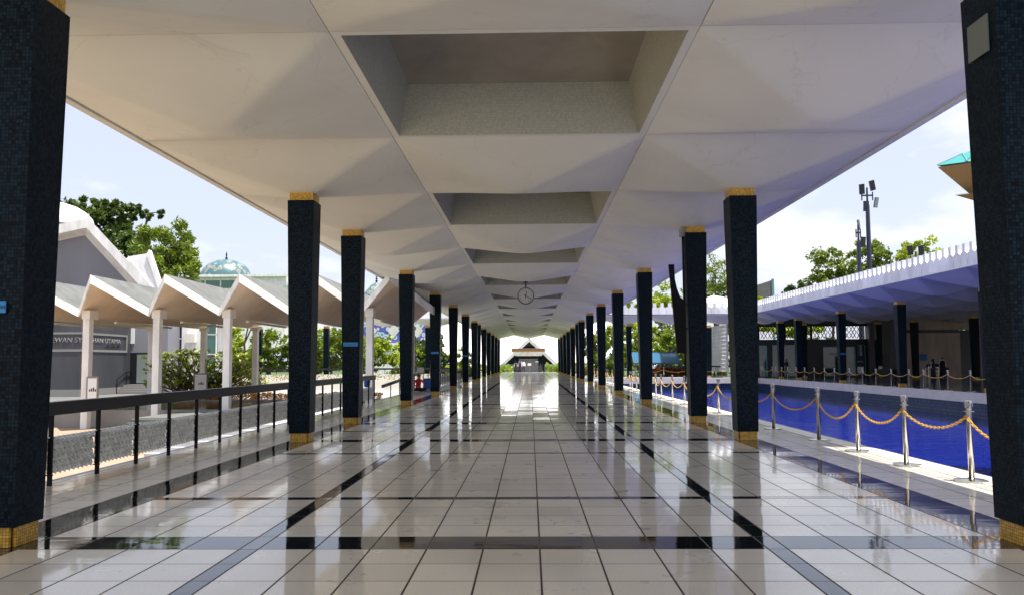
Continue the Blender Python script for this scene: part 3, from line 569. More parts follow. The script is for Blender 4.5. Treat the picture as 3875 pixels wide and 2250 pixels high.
for x,z in zip(cp,zb):
    MB().box(x-.15,x+.15,35.85,36.2,z,3.6).build('post','white',cn); MB().box(x-.19,x+.19,35.8,36.5,3.601,4.0).build('capital','cream',cn)
    MB().box(x-.15,x+.15,48.85,49.2,-.78,3.55).build('post','white',cn); MB().box(x-.2,x+.2,48.8,49.3,3.551,3.75).build('capital','cream',cn)
    MB().box(x+.05,x+.17,38.2,44.2,3.50,3.60).build('tube_light','cream',cn)
def noticeboard(loc,label,w=.6,h=1.0):
    t=thing('notice_board',label,'notice board',loc,'notice boards on the canopy posts'); MB().box(-w/2,w/2,-.06,0,-h/2,h/2).build('frame','frame',t); MB().box(-w/2+.07,w/2-.07,-.065,-.061,-h/2+.08,h/2-.08).build('sheet','whites',t)
    b=MB(); [b.box(-.14+.09*i,-.08+.09*i,-.07,-.066,-.1,-.1+.1+.04*(i%3)) for i in range(4)]; b.build('print','cln',t)
noticeboard((-19.75,35.75,.40),'tall framed notice board on the leftmost visible canopy post',.55,1.15); noticeboard((-20.2,48.7,.35),'grey framed notice board on a rear canopy post in front of the shrub',.85,1.2)

# ================================================================ lecture hall (left)
hl=thing('lecture_hall','grey hall with broad white folded gable roof behind the zigzag canopy','building')
MB().box(-46,-28.35,49.6,56,-.5,4.6).build('lower_wall','dwall',hl); MB().box(-46,-28.30,49.55,56,-.5,-.05).build('plinth','frame',hl)
MB().box(-30.2,-28.32,49.56,49.59,2.35,2.5).box(-46,-28.32,49.56,49.59,3.45,3.58).box(-46,-30.2,49.56,49.59,2.35,2.5).box(-28.34,-28.30,49.6,55.4,2.35,2.5).box(-28.34,-28.30,49.6,55.4,3.45,3.58).box(-28.34,-28.30,55.25,55.4,2.5,3.45).build('sign_frame','frame',hl)
text('DEWAN SY',.46,'frame',(-30.55,49.57,2.93),(PI/2,0,0),hl,ext=.02)
text('ARAHAN UTAMA',.44,'box',(-28.31,49.75,2.96),(PI/2,0,PI/2),hl,ext=.006,sx=1.38)
b=MB(); 
for i in range(9): a=52.6+i*.22; b.box(-28.33,-28.31,a,a+.12,2.62+.05*(i%3),2.70+.06*((i*2)%3)); 
b.build('lettering','black',hl)
MB().box(-31,-25.7,56.0,58.6,-.5,4.6).build('porch_wall','hallwall',hl)
d=MB().box(-28.75,-26.6,55.93,55.99,.1,2.35).build('door','black',hl); MB().box(-27.85,-26.72,55.90,55.925,.2,2.22).build('pane','glasspane',d)  # black left of the pane stands in for the dark open doorway
MB().box(-28.85,-28.1,55.93,55.99,3.0,4.1).build('window','whites',hl)
b=MB(); [b.box(-28.3,-26.0,54.9-.3*i,55.2-.3*i+.002,-.5,.1-.15*i) for i in range(4)]; b.box(-28.3,-26.0,55.2,56.0,-.5,.1).build('step','frame',hl)
b=MB()
for x in (-28.25,-26.05): b.tube((x,55.3,1.0),(x,54.0,.45),.035,n=6).tube((x,55.3,1.0),(x,56,1.0),.035,n=6).tube((x,55.3,.1),(x,55.3,1.0),.025,n=6).tube((x,54.0,-.5),(x,54.0,.45),.025,n=6)
b.build('handrail','dark',hl)
Yh=62
MB().prism([(-52,Yh,-.5),(-28.9,Yh,-.5),(-28.9,Yh,6.4),(-34.6,Yh,12.35),(-44,Yh,10.6),(-52,Yh,5)],(0,.4,0)).build('gable_wall','hallwall',hl)
def cone(loop,d,ctr,f):
    a=[Vector(p) for p in loop]; n=len(a); c=Vector(ctr); q=[c+(p-c)*f+Vector((0,d,0)) for p in a]
    return MB().add([*a,*q],[tuple(range(n)),tuple(range(2*n-1,n-1,-1))]+[(i,i+n,(i+1)%n+n,(i+1)%n) for i in range(n)])
cone([(-52.5,Yh-1.0,5.4),(-44,Yh-1.0,11.1),(-34.55,Yh-1.0,13.0),(-27.9,Yh-1.0,6.05),(-28.35,Yh-1.0,5.55),(-34.7,Yh-1.0,12.25),(-44,Yh-1.0,10.35),(-52.3,Yh-1.0,4.8)],9,(-44,Yh-1,6),.35).build('roof_slab','white',hl)
cone([(-31.3,Yh-.9,9.95),(-29.75,Yh-.9,10.2),(-28.6,Yh-.9,7.0),(-28.2,Yh-.9,6.3),(-29,Yh-.9,6.9)],6,(-44,Yh-1,6),.5).build('roof_fold','whitec',hl)
MB().prism([(-29.85,Yh-1.02,10.1),(-29.68,Yh-1.02,10.45),(-28.45,Yh-1.02,7.0),(-28.7,Yh-1.02,6.9)],(0,.5,0)).build('fold_edge','white',hl)
for i_,(x_,l_) in enumerate([(22.5,'tree behind the dark lattice above the hall doors, left part'),(27,'tree behind the dark lattice above the hall doors, right part')]): TREES_BEHIND=(TREES_BEHIND if i_ else [])+[(x_,l_)]
dm=MB(); pr=[(3.6,13.9),(3.6,14.3),(3.45,14.8),(3.0,15.3),(2.3,15.75),(1.4,16.05),(.7,16.15),(.1,16.17)]; dm.lathe(-43.2,70,pr,40,0); dm.lathe(-43.2,70,[(3.55,5),(3.55,13.95)],40,1); dd=tag(dm.build('dome',['domew','hallwall'],None,True),'plain white dome behind the grey lecture hall','dome')
# annexe with blue window
an=thing('glazed_annexe','white annexe with tall blue and green glazing behind the leafy shrub','building')
MB().box(-25.5,-24.0,57.8,62,-.8,4.6).box(-27.4,-27.16,57.8,62,-.8,4.6).box(-27.4,-22.9,57.8,62,4.6,4.9).build('wall','white',an)
f=MB().box(-27.15,-25.52,57.9,58.0,-.7,4.5).build('window','glassb',an); MB().box(-27.15,-25.52,57.86,57.895,3.35,3.42).build('bar','white',f)
f=MB().box(-23.95,-22.9,57.9,58.0,-.7,4.5).build('window','glassg',an); MB().box(-23.95,-22.9,57.86,57.895,3.65,3.7).box(-23.95,-22.9,57.86,57.895,2.2,2.26).box(-23.0,-22.9,57.86,57.895,-.7,4.5).build('bar','white',f)
MB().box(-25.1,-24.4,57.45,57.8,3.1,3.75).build('air_vent','cream',an)

# ================================================================ plants
def crown(b,blobs,n,size,m=0,asp=.55,seed=1):
    rn=random.Random(seed); tot=sum(r[0]*r[1]*r[2] for _,r in blobs)**1.0
    tot=sum((r[0]*r[1]*r[2])**.67 for _,r in blobs)
    for c,r in blobs:
        k=int(n*((r[0]*r[1]*r[2])**.67)/tot); tone=rn.uniform(-.12,.12)
        sub=[]
        for _ in range(max(6,int(14*(r[0]*r[1]*r[2])**.3))):
            v=Vector((rn.gauss(0,1),rn.gauss(0,1),rn.gauss(0,1))).normalized()*rn.uniform(.45,.98); sub.append((Vector((c[0]+v.x*r[0],c[1]+v.y*r[1],c[2]+v.z*r[2])),rn.uniform(.16,.34)*min(r),rn.uniform(0,.35)))
        for _ in range(k):
            q,rr,tn=rn.choice(sub); v=Vector((rn.gauss(0,1),rn.gauss(0,1),rn.gauss(0,.65))); v=v.normalized()*rr*rn.random()**.4
            p=q+v; b.leaf(p,size*rn.uniform(.6,1.25),m,min(1,max(0,.12+tn+tone+rn.random()*.55)),asp)
def limb(b,p,q,r0,r1,m=1,k=3,rn=random):
    p=Vector(p);q=Vector(q); pr=p; d=(q-p)
    for i in range(k):
        t=(i+1)/k; nx=p+d*t+Vector((rn.uniform(-1,1),rn.uniform(-1,1),rn.uniform(-.3,.3)))*d.length*.05*(1 if i<k-1 else 0); b.tube(pr,nx,r0+(r1-r0)*i/k,r0+(r1-r0)*t,n=7,m=0,cap=False); pr=nx
def tree(name,label,base,blobs,n,size,leaf='lf1',tr=.3,group=None,asp=.55,seed=1,cat='tree',bark='bark'):
    t=thing(name,label,cat,(0,0,0),group); rn=random.Random(seed+50)
    tb=MB(); mid=Vector(base)+(Vector(blobs[0][0])-Vector(base))*.45; limb(tb,base,mid,tr,tr*.75,rn=rn)
    for c,r in blobs: 
        limb(tb,mid,c,tr*.6,tr*.2,rn=rn)
        for j in range(3): limb(tb,Vector(c),Vector(c)+Vector((rn.uniform(-.7,.7)*r[0],rn.uniform(-.7,.7)*r[1],rn.uniform(.1,.8)*r[2])),tr*.2,tr*.05,rn=rn)
    tb.build('trunk',bark,t); b=MB(); crown(b,blobs,n,size,seed=seed,asp=asp); b.build('crown',leaf,t); return t
def B(x,y,z,a,c=None,d=None): return ((x,y,z),(a,c or a,d or a))
tree('broadleaf_tree','large dark tree with a flat-topped spreading limb behind the grey hall',(-42,84,-1),[B(-46.6,85,15.6,4.0,3.5,3.4),B(-44.8,85,18.2,2.8,2.6,1.1),B(-48.2,85,18.2,2.0,2,1.6),B(-44.0,84,12.5,4.0,3,4.0),B(-41.6,85,17.9,2.4,1.2,.55)],17000,.30,'lf2',.5,'trees behind the lecture hall',seed=2)
tree('broadleaf_tree','round glossy tree right of the flat-topped tree and left of the turquoise dome',(-35,78,-1),[B(-36.6,79,13.3,3.3,2.8,3.0),B(-35.6,78,10.2,3.6,3,3.2),B(-38.0,78,9.4,2.6,2.5,2.8)],15000,.27,'lf1',.4,'trees behind the lecture hall',asp=.38,seed=3)
tree('broadleaf_tree','tree top peeping out above the white dome at the far left',(-52,88,-1),[B(-53.5,88,17.3,3.6,3,3.0)],2200,.3,'lf2',.4,'trees behind the lecture hall',seed=4)
tree('sapling_tree','slender feathery tree against the museum roof between zigzag peaks',(-24,66,-.8),[B(-23.6,66,8.0,1.5,1.3,.8),B(-22.3,66,7.1,1.2,1.2,1.0)],1300,.18,'lf1',.12,seed=5)
for i,(x,z,a,h,lf,lb) in enumerate([(-31.5,3.4,3.0,3.4,'lf3','bright garden tree behind the green glazed annexe'),(-27.3,3.2,3.1,3.2,'lf1','garden tree between the two rear canopy posts'),(-23.2,3.3,2.6,3.2,'lf3','garden tree seen behind the cross wing left of its middle column'),(-20.2,3.0,2.8,3.2,'lf1','garden tree with forked dark trunk beside the wing column'),(-16.6,2.7,2.7,3.0,'lf3','garden tree right of the tall thin canopy post'),(-13.2,2.4,2.4,2.6,'lf3','bright garden tree with orange tips under the tiled facade'),(-10.4,2.6,2.0,3.2,'lf2','dark garden tree next to the white folded roof')]):
    y=80+2.5*(i%3); tree('garden_tree',lb,(x+.4,y,-1.3),[B(x,y,z,a,2.4,h*.62),B(x-.9,y+.3,z-1.6,a*.8,2,h*.45),B(x+1.0,y,z+.6,a*.6,2,h*.45)],4200,.19,lf,.16,'garden trees beyond the left cross wing',seed=10+i)
tree('shrub','round bright clipped shrub against the dark gable of the white folded roof',(-7.6,90,-1.3),[B(-7.6,90,1.6,2.0,1.5,1.9)],1600,.16,'lf3',.1,seed=21,cat='shrub')
# frangipani
t=thing('frangipani_shrub','broad frangipani shrub with rosettes of glossy leaves beside the annexe','shrub',(-21.2,50,-.8)); rn=random.Random(5); b=MB(); tb=MB()
for i in range(520):
    x=rn.uniform(-2.9,4.3); z=rn.uniform(.75,3.2-.12*abs(x)); y=rn.uniform(-1.2,1.2)
    c=Vector((x,y,z)); tone=rn.uniform(.1,.7)
    for k in range(11):
        a=rn.random()*6.28; e=rn.uniform(.1,.9); d=Vector((math.cos(a)*math.cos(e),math.sin(a)*math.cos(e),math.sin(e))); s=d.cross(Vector((0,0,1))).normalized()*.062; p=c; q=c+d*rn.uniform(.26,.40)
        b.add((p,p.lerp(q,.55)-s,q,p.lerp(q,.55)+s),((0,1,2,3),),0,(min(1,tone+rn.uniform(-.1,.3)),0,1))
    if i%4==0: limb(tb,(rn.uniform(-1.5,2),0,0),c,.05,.02,rn=rn)
b.build('foliage','lfp',t); tb.build('stem','bark',t)
t=thing('flower_bush','red leafed sprigs at the back of the frangipani','shrub',(-20,52.5,-.8)); b=MB(); crown(b,[B(-1.5,0,2.8,.5),B(.9,0,2.5,.4)],200,.09,0,seed=4); b.build('foliage','lfr',t); tb=MB(); limb(tb,(0,0,0),(-1.5,0,2.5),.04,.01); limb(tb,(0,0,0),(.9,0,2.3),.04,.01); tb.build('stem','bark',t)
def hedge(name,label,x0,x1,y,z0,h,n,size,lf,d=.8,seed=3):
    rn=random.Random(seed); b=MB()
    for _ in range(n):
        x=rn.uniform(x0,x1); b.leaf((x,y+rn.uniform(-d,d),z0+h*rn.random()**.6*(1+.09*math.sin(x*3)+.08*math.sin(x*7.3))),size*rn.uniform(.6,1.3),0,rn.random())
    return tag(b.build(name,lf),label,'hedge')
hedge('flower_hedge','low orange and yellow flowering hedge beyond the pond',-21.5,-9,48.8,-.78,.46,5000,.07,'hedgeo',.6)
hedge('low_hedge','low green hedge in front of the flowering hedge',-23,-20,49,-.78,.5,900,.07,'lf3',.6)
hedge('croton_hedge','reddish croton hedge beside the blue shelter',10.8,16.6,78.1,-.25,1.25,6500,.12,'lfr',.6)
hedge('garden_hedge','bright hedge left of the porch at the far end',-13,-2.6,123.5,-.35,1.45,4200,.16,'lf3',1.2); hedge('garden_hedge','bright hedge right of the porch at the far end',2.6,13,123.5,-.35,1.55,4200,.16,'lf3',1.2,seed=9)
hedge('border_hedge','yellow-green clipped border hedge right of the far walkway columns',5.5,11,92,-.25,1.2,3000,.13,'lfy',.8)
hedge('border_hedge','reddish border planting left of the far walkway columns',-9.5,-6.5,100,-1.2,2.0,2000,.16,'lfr',.8)
for i,(x,z,a,h,lf,lb) in enumerate([(7.6,2.8,2.0,2.8,'lf1','leafy tree with white sky gaps right of the far walkway columns'),(10.4,3.6,2.2,2.8,'lf3','bright tree beside the lone column at the far end of the pool'),(13.4,3.4,2.4,3.0,'lf3','bright tree above the blue shelter, left part'),(16.2,3.0,2.3,3.0,'lf1','dense tree above the blue shelter, right part'),(19.6,2.6,2.2,2.6,'lf1','tree hidden behind the white pierced screen')]):
    y=88+3*(i%2); tree('garden_tree',lb,(x,y,-.3),[B(x,y,z,a,2.4,h*.65),B(x+.8,y,z-1.8,a*.8,2,h*.45),B(x-.6,y,z+1.3,a*.6,2,h*.4)],3600,.2,lf,.15,'garden trees beyond the pool',seed=30+i)
tree('forest_tree','tall bright tree behind the wing, in the gap right of the fourth right column',(14.6,100,-.3),[B(15.2,100,9.2,3.4,3,2.9),B(17.8,100,7.6,2.6,3,2.6),B(12.6,100,7.0,2.6,3,2.6)],5200,.26,'lf3',.3,'tall trees behind the crenellated wings',seed=41)
tree('forest_tree','tall layered tree between the second and third right columns',(23.4,100,-.3),[B(23.6,100,12.2,2.6,2.5,3.0),B(22.6,100,9,3.4,3,3),B(25.5,100,9.5,3,3,3.4)],6000,.24,'lf1',.3,'tall trees behind the crenellated wings',asp=.35,seed=42)
for x_,l_ in TREES_BEHIND: tree('garden_tree',l_,(x_,84,-.3),[B(x_,84,5.2,2.6,2,1.4),B(x_+2.2,84,5.4,2.0,2,1.2)],2600,.2,'lf3',.15,'garden trees beyond the pool',seed=int(x_))
rtr=[(45.8,120,15.6,3.6,4.2,'lf1','round open tree left of the floodlight poles'),(52.6,122,17.0,3.7,4.2,'lf1','airy tree right behind the taller floodlight pole'),(60.2,122,17.0,4.3,3.9,'lf3','dense bright tree rightmost above the parapet'),(41.6,124,12.2,2.4,2.4,'lf2','small low tree left of the open round tree'),(36.4,128,12.0,1.9,1.9,'lf1','small tree beside the teal screen above the parapet'),(33.6,120,11.4,1.8,2,'lf3','low tree top right of the second right column')]
for i,(x,y,z,a,h,lf,lb) in enumerate(rtr): tree('distant_tree',lb,(x,y,-.3),[B(x,y,z,a,3,h*.8),B(x-a*.6,y,z-h*.6,a*.7,3,h*.55),B(x+a*.5,y,z-h*.5,a*.7,3,h*.5)],6500 if lf!='lf3' else 8000,.26,lf,.25,'trees above the crenellated parapet',seed=60+i)
# palm
t=thing('palm','fan palm behind the blue shelter','palm',(14.9,84,-.3)); MB().tube((0,0,0),(0,0,3.4),.14,.1).build('trunk','bark',t); b=MB(); rn=random.Random(8)
for k in range(26):
    a=rn.random()*6.28; e=rn.uniform(-.5,1.3); L_=rn.uniform(1.1,1.7); p=Vector((0,0,3.4)); d=Vector((math.cos(a)*math.cos(e),math.sin(a)*math.cos(e),math.sin(e)))
    for j in range(10):
        f=(j-4.5)*.14; dd=d.copy(); dd.rotate(Quaternion(Vector((rn.uniform(-.2,.2),rn.uniform(-.2,.2),1)),f)); q=p+d*L_*.35; e2=q+dd*L_*.65; s=dd.cross(Vector((.1,.2,1))).normalized()*.035; b.quad(q-s,q+s,e2+s*.2,e2-s*.2,0,(rn.random()*.7,0,1))
b.build('crown','lf1',t)
# distant wooded ridge behind everything
b=MB(); rn=random.Random(12)
for _ in range(16000):
    x=rn.uniform(-160,180); h=9+3*math.sin(x*.06)+2*math.sin(x*.17); 
    if -45<x<45: h=6+1.5*math.sin(x*.2)
    b.leaf((x,235+rn.uniform(-6,6),rn.uniform(-1,h)),1.1*rn.uniform(.5,1.3),0,rn.random()*.6)
tag(b.build('far_woods','lf2'),'far belt of trees closing the view behind the buildings','woods',kind='stuff')

# ================================================================ far buildings
ms=thing('museum','white museum building with a turquoise patterned dome beyond the trees','building',(0,200,0))
MB().box(-96,-62,0,25,5,23.6).box(-96,-60,-1,25,23.6,24.2).box(-74,-55,.5,20,5,21.0).box(-74,-54,-.5,20,21,21.5).build('wall','white',ms)
MB().box(-95,-72,-.05,-.01,20.8,22.8).build('window_band','glassg',ms); b=MB(); [b.box(x,x+.3,-.12,-.06,15,23.6) for x in range(-95,-70,4)]; b.build('pilaster','cream',ms)
b=MB(); R0=6.6; pr=[(R0*math.cos(a),24.2+5.0*math.sin(a)) for a in [PI/2*i/12 for i in range(12)]]+[(.1,29.2)]; b.lathe(-80.6,8,pr,40); b.build('dome','turq',ms,True); MB().lathe(-80.6,8,[(.25,29.1),(.35,29.6),(.12,30),(.22,30.4),(.05,31.3)],8).build('finial','dark',ms)
m2=thing('museum_pavilion','small turquoise pyramid dome with a ringed finial left of the third left column','building',(-39.5,200,0)); MB().box(-3.5,3.5,0,7,5,17.4).build('wall','white',m2); b=MB(); pr=[(4.0,17.4),(3.5,18.8),(2.6,20.3),(1.4,21.6),(.1,22.4)]; b.lathe(0,3.5,pr,24); b.build('dome','turq',m2,True); MB().lathe(0,3.5,[(.1,22.3),(.4,22.7),(.08,22.9),(.35,23.3),(.08,23.5),(.25,23.9),(.03,24.5)],8).build('finial','dark',m2)
tf=thing('tiled_facade','facade band of blue patterned tiles with pale diamonds above the garden trees','building',(0,120,0))
MB().box(-26,-15.2,0,6,4.6,8.2).build('tile_band','bluetile',tf); MB().box(-26,-15.2,-.1,6,-1,3.4).box(-26,-15.2,-.3,6,3.4,4.55).build('wall','white',tf)
[MB().prism([(x-.9,-.05,6.4),(x,-.05,5.3),(x+.9,-.05,6.4),(x,-.05,7.5)],(0,.04,0)).build('diamond','cream',tf) for x in (-24,-20.6,-17)]; MB().box(-18.5,-15.6,-.16,-.12,.5,3.0).build('window','glassg',tf)
# mausoleum: star shaped folded roof
mk=thing('folded_star_roof','huge bright white folded star roof at the end of the walkway','building',(0,180,0)); top=MB(); und=MB(); edg=MB()
A=Vector((0,0,16.5)); hang=[13.5,24,22.5,22.5,22.5,22.5,22.5,24]
def pol(r,a,z): a=R(a); return Vector((math.sin(a)*r,-math.cos(a)*r,z))
prev=None
for k in range(8):
    a=45*k; h1=13.2 if k==0 else (23.2); 
    if k in (1,): lo,hi=a-24,a+22
    elif k==7: lo,hi=a-22,a+24
    elif k==0: lo,hi=-14,14
    else: lo,hi=a-22,a+22
    pkk=pol(30,a,6.15); f0=pol(29.2,lo,-.3); f1=pol(29.2,hi,-.3)
    top.add([A,f0,pkk],[(0,1,2)]); top.add([A,pkk,f1],[(0,1,2)])
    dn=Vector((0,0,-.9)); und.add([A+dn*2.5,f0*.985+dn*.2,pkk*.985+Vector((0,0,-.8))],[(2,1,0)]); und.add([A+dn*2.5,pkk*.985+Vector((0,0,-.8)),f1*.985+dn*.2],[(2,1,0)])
    for p,q in ((f0,pkk),(pkk,f1)): n_=pol(1,a,0)*.5; edg.prism([p,q,q+Vector((0,0,-.75)),p+(Vector((f0.x+f1.x,f0.y+f1.y,-.6))/2-p).normalized()*.8],-n_)
    g1=pol(29.2,346 if k==7 else 45*(k+1)-(24 if k==0 else 22),-.3); top.add([A,f1,g1],[(0,1,2)])
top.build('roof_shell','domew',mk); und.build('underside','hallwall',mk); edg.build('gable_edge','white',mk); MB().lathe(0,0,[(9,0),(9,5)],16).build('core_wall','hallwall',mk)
pc=thing('end_porch','small flat porch roof on two dark columns in front of the folded gable','porch',(0,130,0))
MB().box(-2.82,2.6,-1.5,2,3.27,3.68).build('fascia','bronze',pc); MB().box(-2.84,2.62,-1.52,2.02,3.68,3.76).box(-2.84,2.62,-1.52,2.02,3.2,3.27).build('edge','frame',pc); MB().frus(-2.2,2.0,-.8,1.4,2.55,-2.75,2.55,-1.45,1.95,3.2).build('soffit','white',pc)
for x in (-1.9,1.65): MB().box(x-.22,x+.22,-.2,.2,-.35,2.55).build('column','mos',pc)
MB().box(-2,1.8,1.0,1.2,-.3,2.1).build('back_wall','hallwall',pc)
gt=thing('folding_gate','white folding lattice gate closing the porch','gate',(0,126,0)); b=MB()
for i in range(14): x=-1.9+i*.28; b.tube((x,0,0),(x+.28,0,1.0),.02,n=4).tube((x+.28,0,0),(x,0,1.0),.02,n=4)
b.build('lattice','frame',gt); b=MB(); [b.box(-1.9+i*.28,-1.87+i*.28,.03,.05,0,1.3+.3*math.sin(PI*i/14)) for i in range(15)]; b.build('bars','hallwall',gt)
t=thing('stand_sign','small white sign on a thin stand in the middle of the far end','sign',(.05,118,0)); MB().box(-.26,.26,-.01,.01,1.05,1.35).build('plate','whites',t); MB().tube((0,.02,0),(0,.02,1.2),.02).lathe(0,.02,[(.16,0),(.15,.03),(.02,.04)],14).build('stand','steel',t)
for x,lb in ((-1.45,'small white lamp on the left porch column'),(1.25,'small white lamp on the right porch column')): t=thing('porch_lamp',lb,'lamp',(x,129.5,1.6)); MB().box(-.25,.25,-.05,.05,-.1,.1).build('housing','whites',t)
# main hall umbrella roof corner
mr=thing('umbrella_roof','corner of the main hall roof in turquoise tiles with ochre underside','roof',(0,60,0))
cx,cy2=52,0; tip=Vector((31.15,0,16.17)); apex=Vector((52,6,25.5)); 
b=MB(); v0=Vector((44,-14,15.2)); v1=Vector((44,14,18)); b.add([tip,v0,apex,v1],[(0,1,2),(0,2,3)]); b.build('roof_tiles','teal',mr)
b=MB(); w0=Vector((38.5,-6,12.4)); b.add([tip+Vector((.05,0,-.12)),v0+Vector((0,0,-.2)),Vector((40,2,9.5)),v1-Vector((0,0,.2))],[(0,2,1),(0,3,2)]); b.build('underside','gold2',mr)
b=MB(); 
for k in range(1,9): 
    u=k/9; b.tube(tip.lerp(apex,u)+Vector((0,0,.05)),tip.lerp(v0,u)+Vector((0,0,.05)),.045,n=4); b.tube(tip.lerp(apex,u)+Vector((0,0,.05)),v0.lerp(apex,1-u)+Vector((0,0,.05)) if 0 else tip.lerp(v0,max(0,u-.12))+Vector((0,0,.05)),.035,n=4)
b.build('roof_rib','tealrail',mr)
m3=tag(MB().add([(32.4,0,13.95),(40,-6,13.6),(40,6,15.4)],[(0,1,2)]).add([(32.4,0,13.9),(40,-6,13.5),(40,0,11.5)],[(0,2,1)],1).build('lower_roof_corner',['teal','gold2']),'lower turquoise roof corner below the big umbrella roof','roof'); m3.location=(0,60,0)
# floodlight poles
def flood(x,y,h,label,ht):
    t=thing('floodlight_pole',label,'floodlight',(x,y,0),'floodlight poles above the parapet'); MB().tube((0,0,-.3),(0,0,h-3.2),.42,.27,12).tube((0,0,h-3.2),(0,0,h-.8),.15,.12,8).build('pole','pole',t)
    q0=.35 if len(ht)==2 else .8; b=MB(); b.box(-q0,q0,-.1,.1,h-2.0,h-1.8).box(-q0,-q0+.1,-.1,.1,h-2.6,h-1.4).box(q0-.1,q0,-.1,.1,h-2.6,h-1.4); b.build('crossarm','pole',t)
    for (lx,lz,rx,rz,sx_) in ht:
        q=MB().box(-.34*sx_,.34*sx_,-.15,.15,-.7,.7).build('lamp_head','lamp',t); q.location=(lx,0,h+lz); q.rotation_euler=(rx,rz,0); g_=MB().box(-.29*sx_,.29*sx_,-.17,-.155,-.65,.65).build('lens','lamp' if sx_>.7 else 'lampg',q)
flood(47.2,110,26.2,'taller floodlight pole with four dark lamp heads',[(-.7,-1.0,.3,-.15,1),(.75,-.5,.3,-.3,1),(1.2,-2.9,.2,.1,.7),(-.2,-3.4,.1,0,1)])
flood(45.8,110,21.0,'shorter floodlight pole left of the tall one',[(.1,-.8,.3,-.25,.35),(.6,-3.2,.1,.05,.95)])
flood(56.5,116,18.0,'low twin floodlight rack in front of the trees',[(-.8,-.6,.2,-.2,1),(.8,-.6,.2,-.2,1),(-.6,-2.2,0,0,.7),(.9,-2.4,0,0,.7)])
t=thing('teal_post_screen','teal post with a netted screen above the far parapet','post',(35.2,118,0)); MB().box(.9,1.25,-.1,.1,0,13.6).build('post','tealrail',t); MB().prism([(-2.4,0,10),(.9,0,10),(.9,0,13.4),(-2.4,0,12.3)],(0,.05,0)).build('net','greyroof',t)
# blue shelter
sh=thing('blue_shelter','blue sheet-roofed shelter on dark posts beyond the pool','shelter',(0,80,0))
b=MB(); 
for i in range(8):
    a0=i/8;a1=(i+1)/8; z=lambda a:1.35+1.15*math.sin(a*PI/2); y=lambda a:-1.6+3.2*a; b.quad((10.4,y(a0),z(a0)),(15.0,y(a0),z(a0)-.12),(15.0,y(a1),z(a1)-.12),(10.4,y(a1),z(a1)))
b.build('roof_sheet','shelter',sh); b=MB()
for x in (10.4,11.9,13.4,14.95):
    for i in range(8): a0=i/8;a1=(i+1)/8; b.tube((x,-1.6+3.2*a0,1.32+1.15*math.sin(a0*PI/2)),(x,-1.6+3.2*a1,1.32+1.15*math.sin(a1*PI/2)),.04,n=5)
for x in (10.5,11.4,12.3,13.2,14.1,14.9): b.box(x-.06,x+.06,-1.62,-1.5,-.3,1.35).box(x-.05,x+.05,1.5,1.6,-.3,2.4)
b.box(10.3,16.3,1.5,1.62,2.35,2.5).box(10.4,15,-1.66,-1.6,1.25,1.4); b.build('frame','shfr',sh)
t=thing('white_placard','small white placard on a stanchion near the lone column','sign',(11.0,70.9,0)); MB().box(-.28,.28,-.02,0,.9,1.12).build('plate','whites',t); MB().tube((0,.02,0),(0,.02,.95),.02).build('stand','steel',t)
# odds and ends at left
t=thing('blue_bucket','blue plastic bucket hung on the left handrail','bucket',(-5.95,29.6,.62)); MB().lathe(0,0,[(.10,0),(.14,.30),(.15,.33),(.13,.33),(.09,.02)],18).build('body','blued',t,True); b=MB(); [b.tube((.14*math.cos(a),0,.33+.1*math.sin(a)),(.14*math.cos(a+PI/6),0,.33+.1*math.sin(a+PI/6)),.006,n=5) for a in [PI/6*i for i in range(6)]]; b.build('handle','steel',t)
t=thing('blue_bin','dark blue bin on small feet beside the fifth left column','bin',(-5.45,43.5,0)); MB().sq(0,0,.42,.08,.5,.62).box(-.27,.27,-.27,.27,.62,.66).build('body','blued',t); b=MB(); [b.tube((x,y,0),(x,y,.08),.03) for x in (-.15,.15) for y in (-.15,.15)]; b.build('foot','dark',t)
t=thing('paper_sign','small pale sign on a thin stand behind the seated man','sign',(-6.15,45.5,0)); MB().box(-.2,.2,-.01,.01,.95,1.25).build('plate','cream',t); MB().tube((0,.02,0),(0,.02,1.1),.018).build('stand','steel',t)

# ================================================================ people
def skinmesh(name,verts,edges,rad,root,mats,pick,parent,sub=1):
    me=bpy.data.meshes.new(name); me.from_pydata(verts,edges,[]); o=bpy.data.objects.new(name,me); C.objects.link(o)
    m=o.modifiers.new('s','SKIN'); m.use_smooth_shade=True
    if not me.skin_vertices: me.attributes
    for i,sv in enumerate(me.skin_vertices[0].data): sv.radius=rad[i] if isinstance(rad[i],tuple) else (rad[i],rad[i]); sv.use_root=(i==root)
    m2_=o.modifiers.new('u','SUBSURF'); m2_.levels=sub; m2_.render_levels=sub
    dg=bpy.context.evaluated_depsgraph_get(); nm=bpy.data.meshes.new_from_object(o.evaluated_get(dg)); bpy.data.objects.remove(o)
    n=bpy.data.objects.new(name,nm); C.objects.link(n); nm.materials.clear()
    for k in mats: nm.materials.append(MT[k])
    for p in nm.polygons: p.material_index=pick(p.center); p.use_smooth=True
    if parent: n.parent=parent
    return n
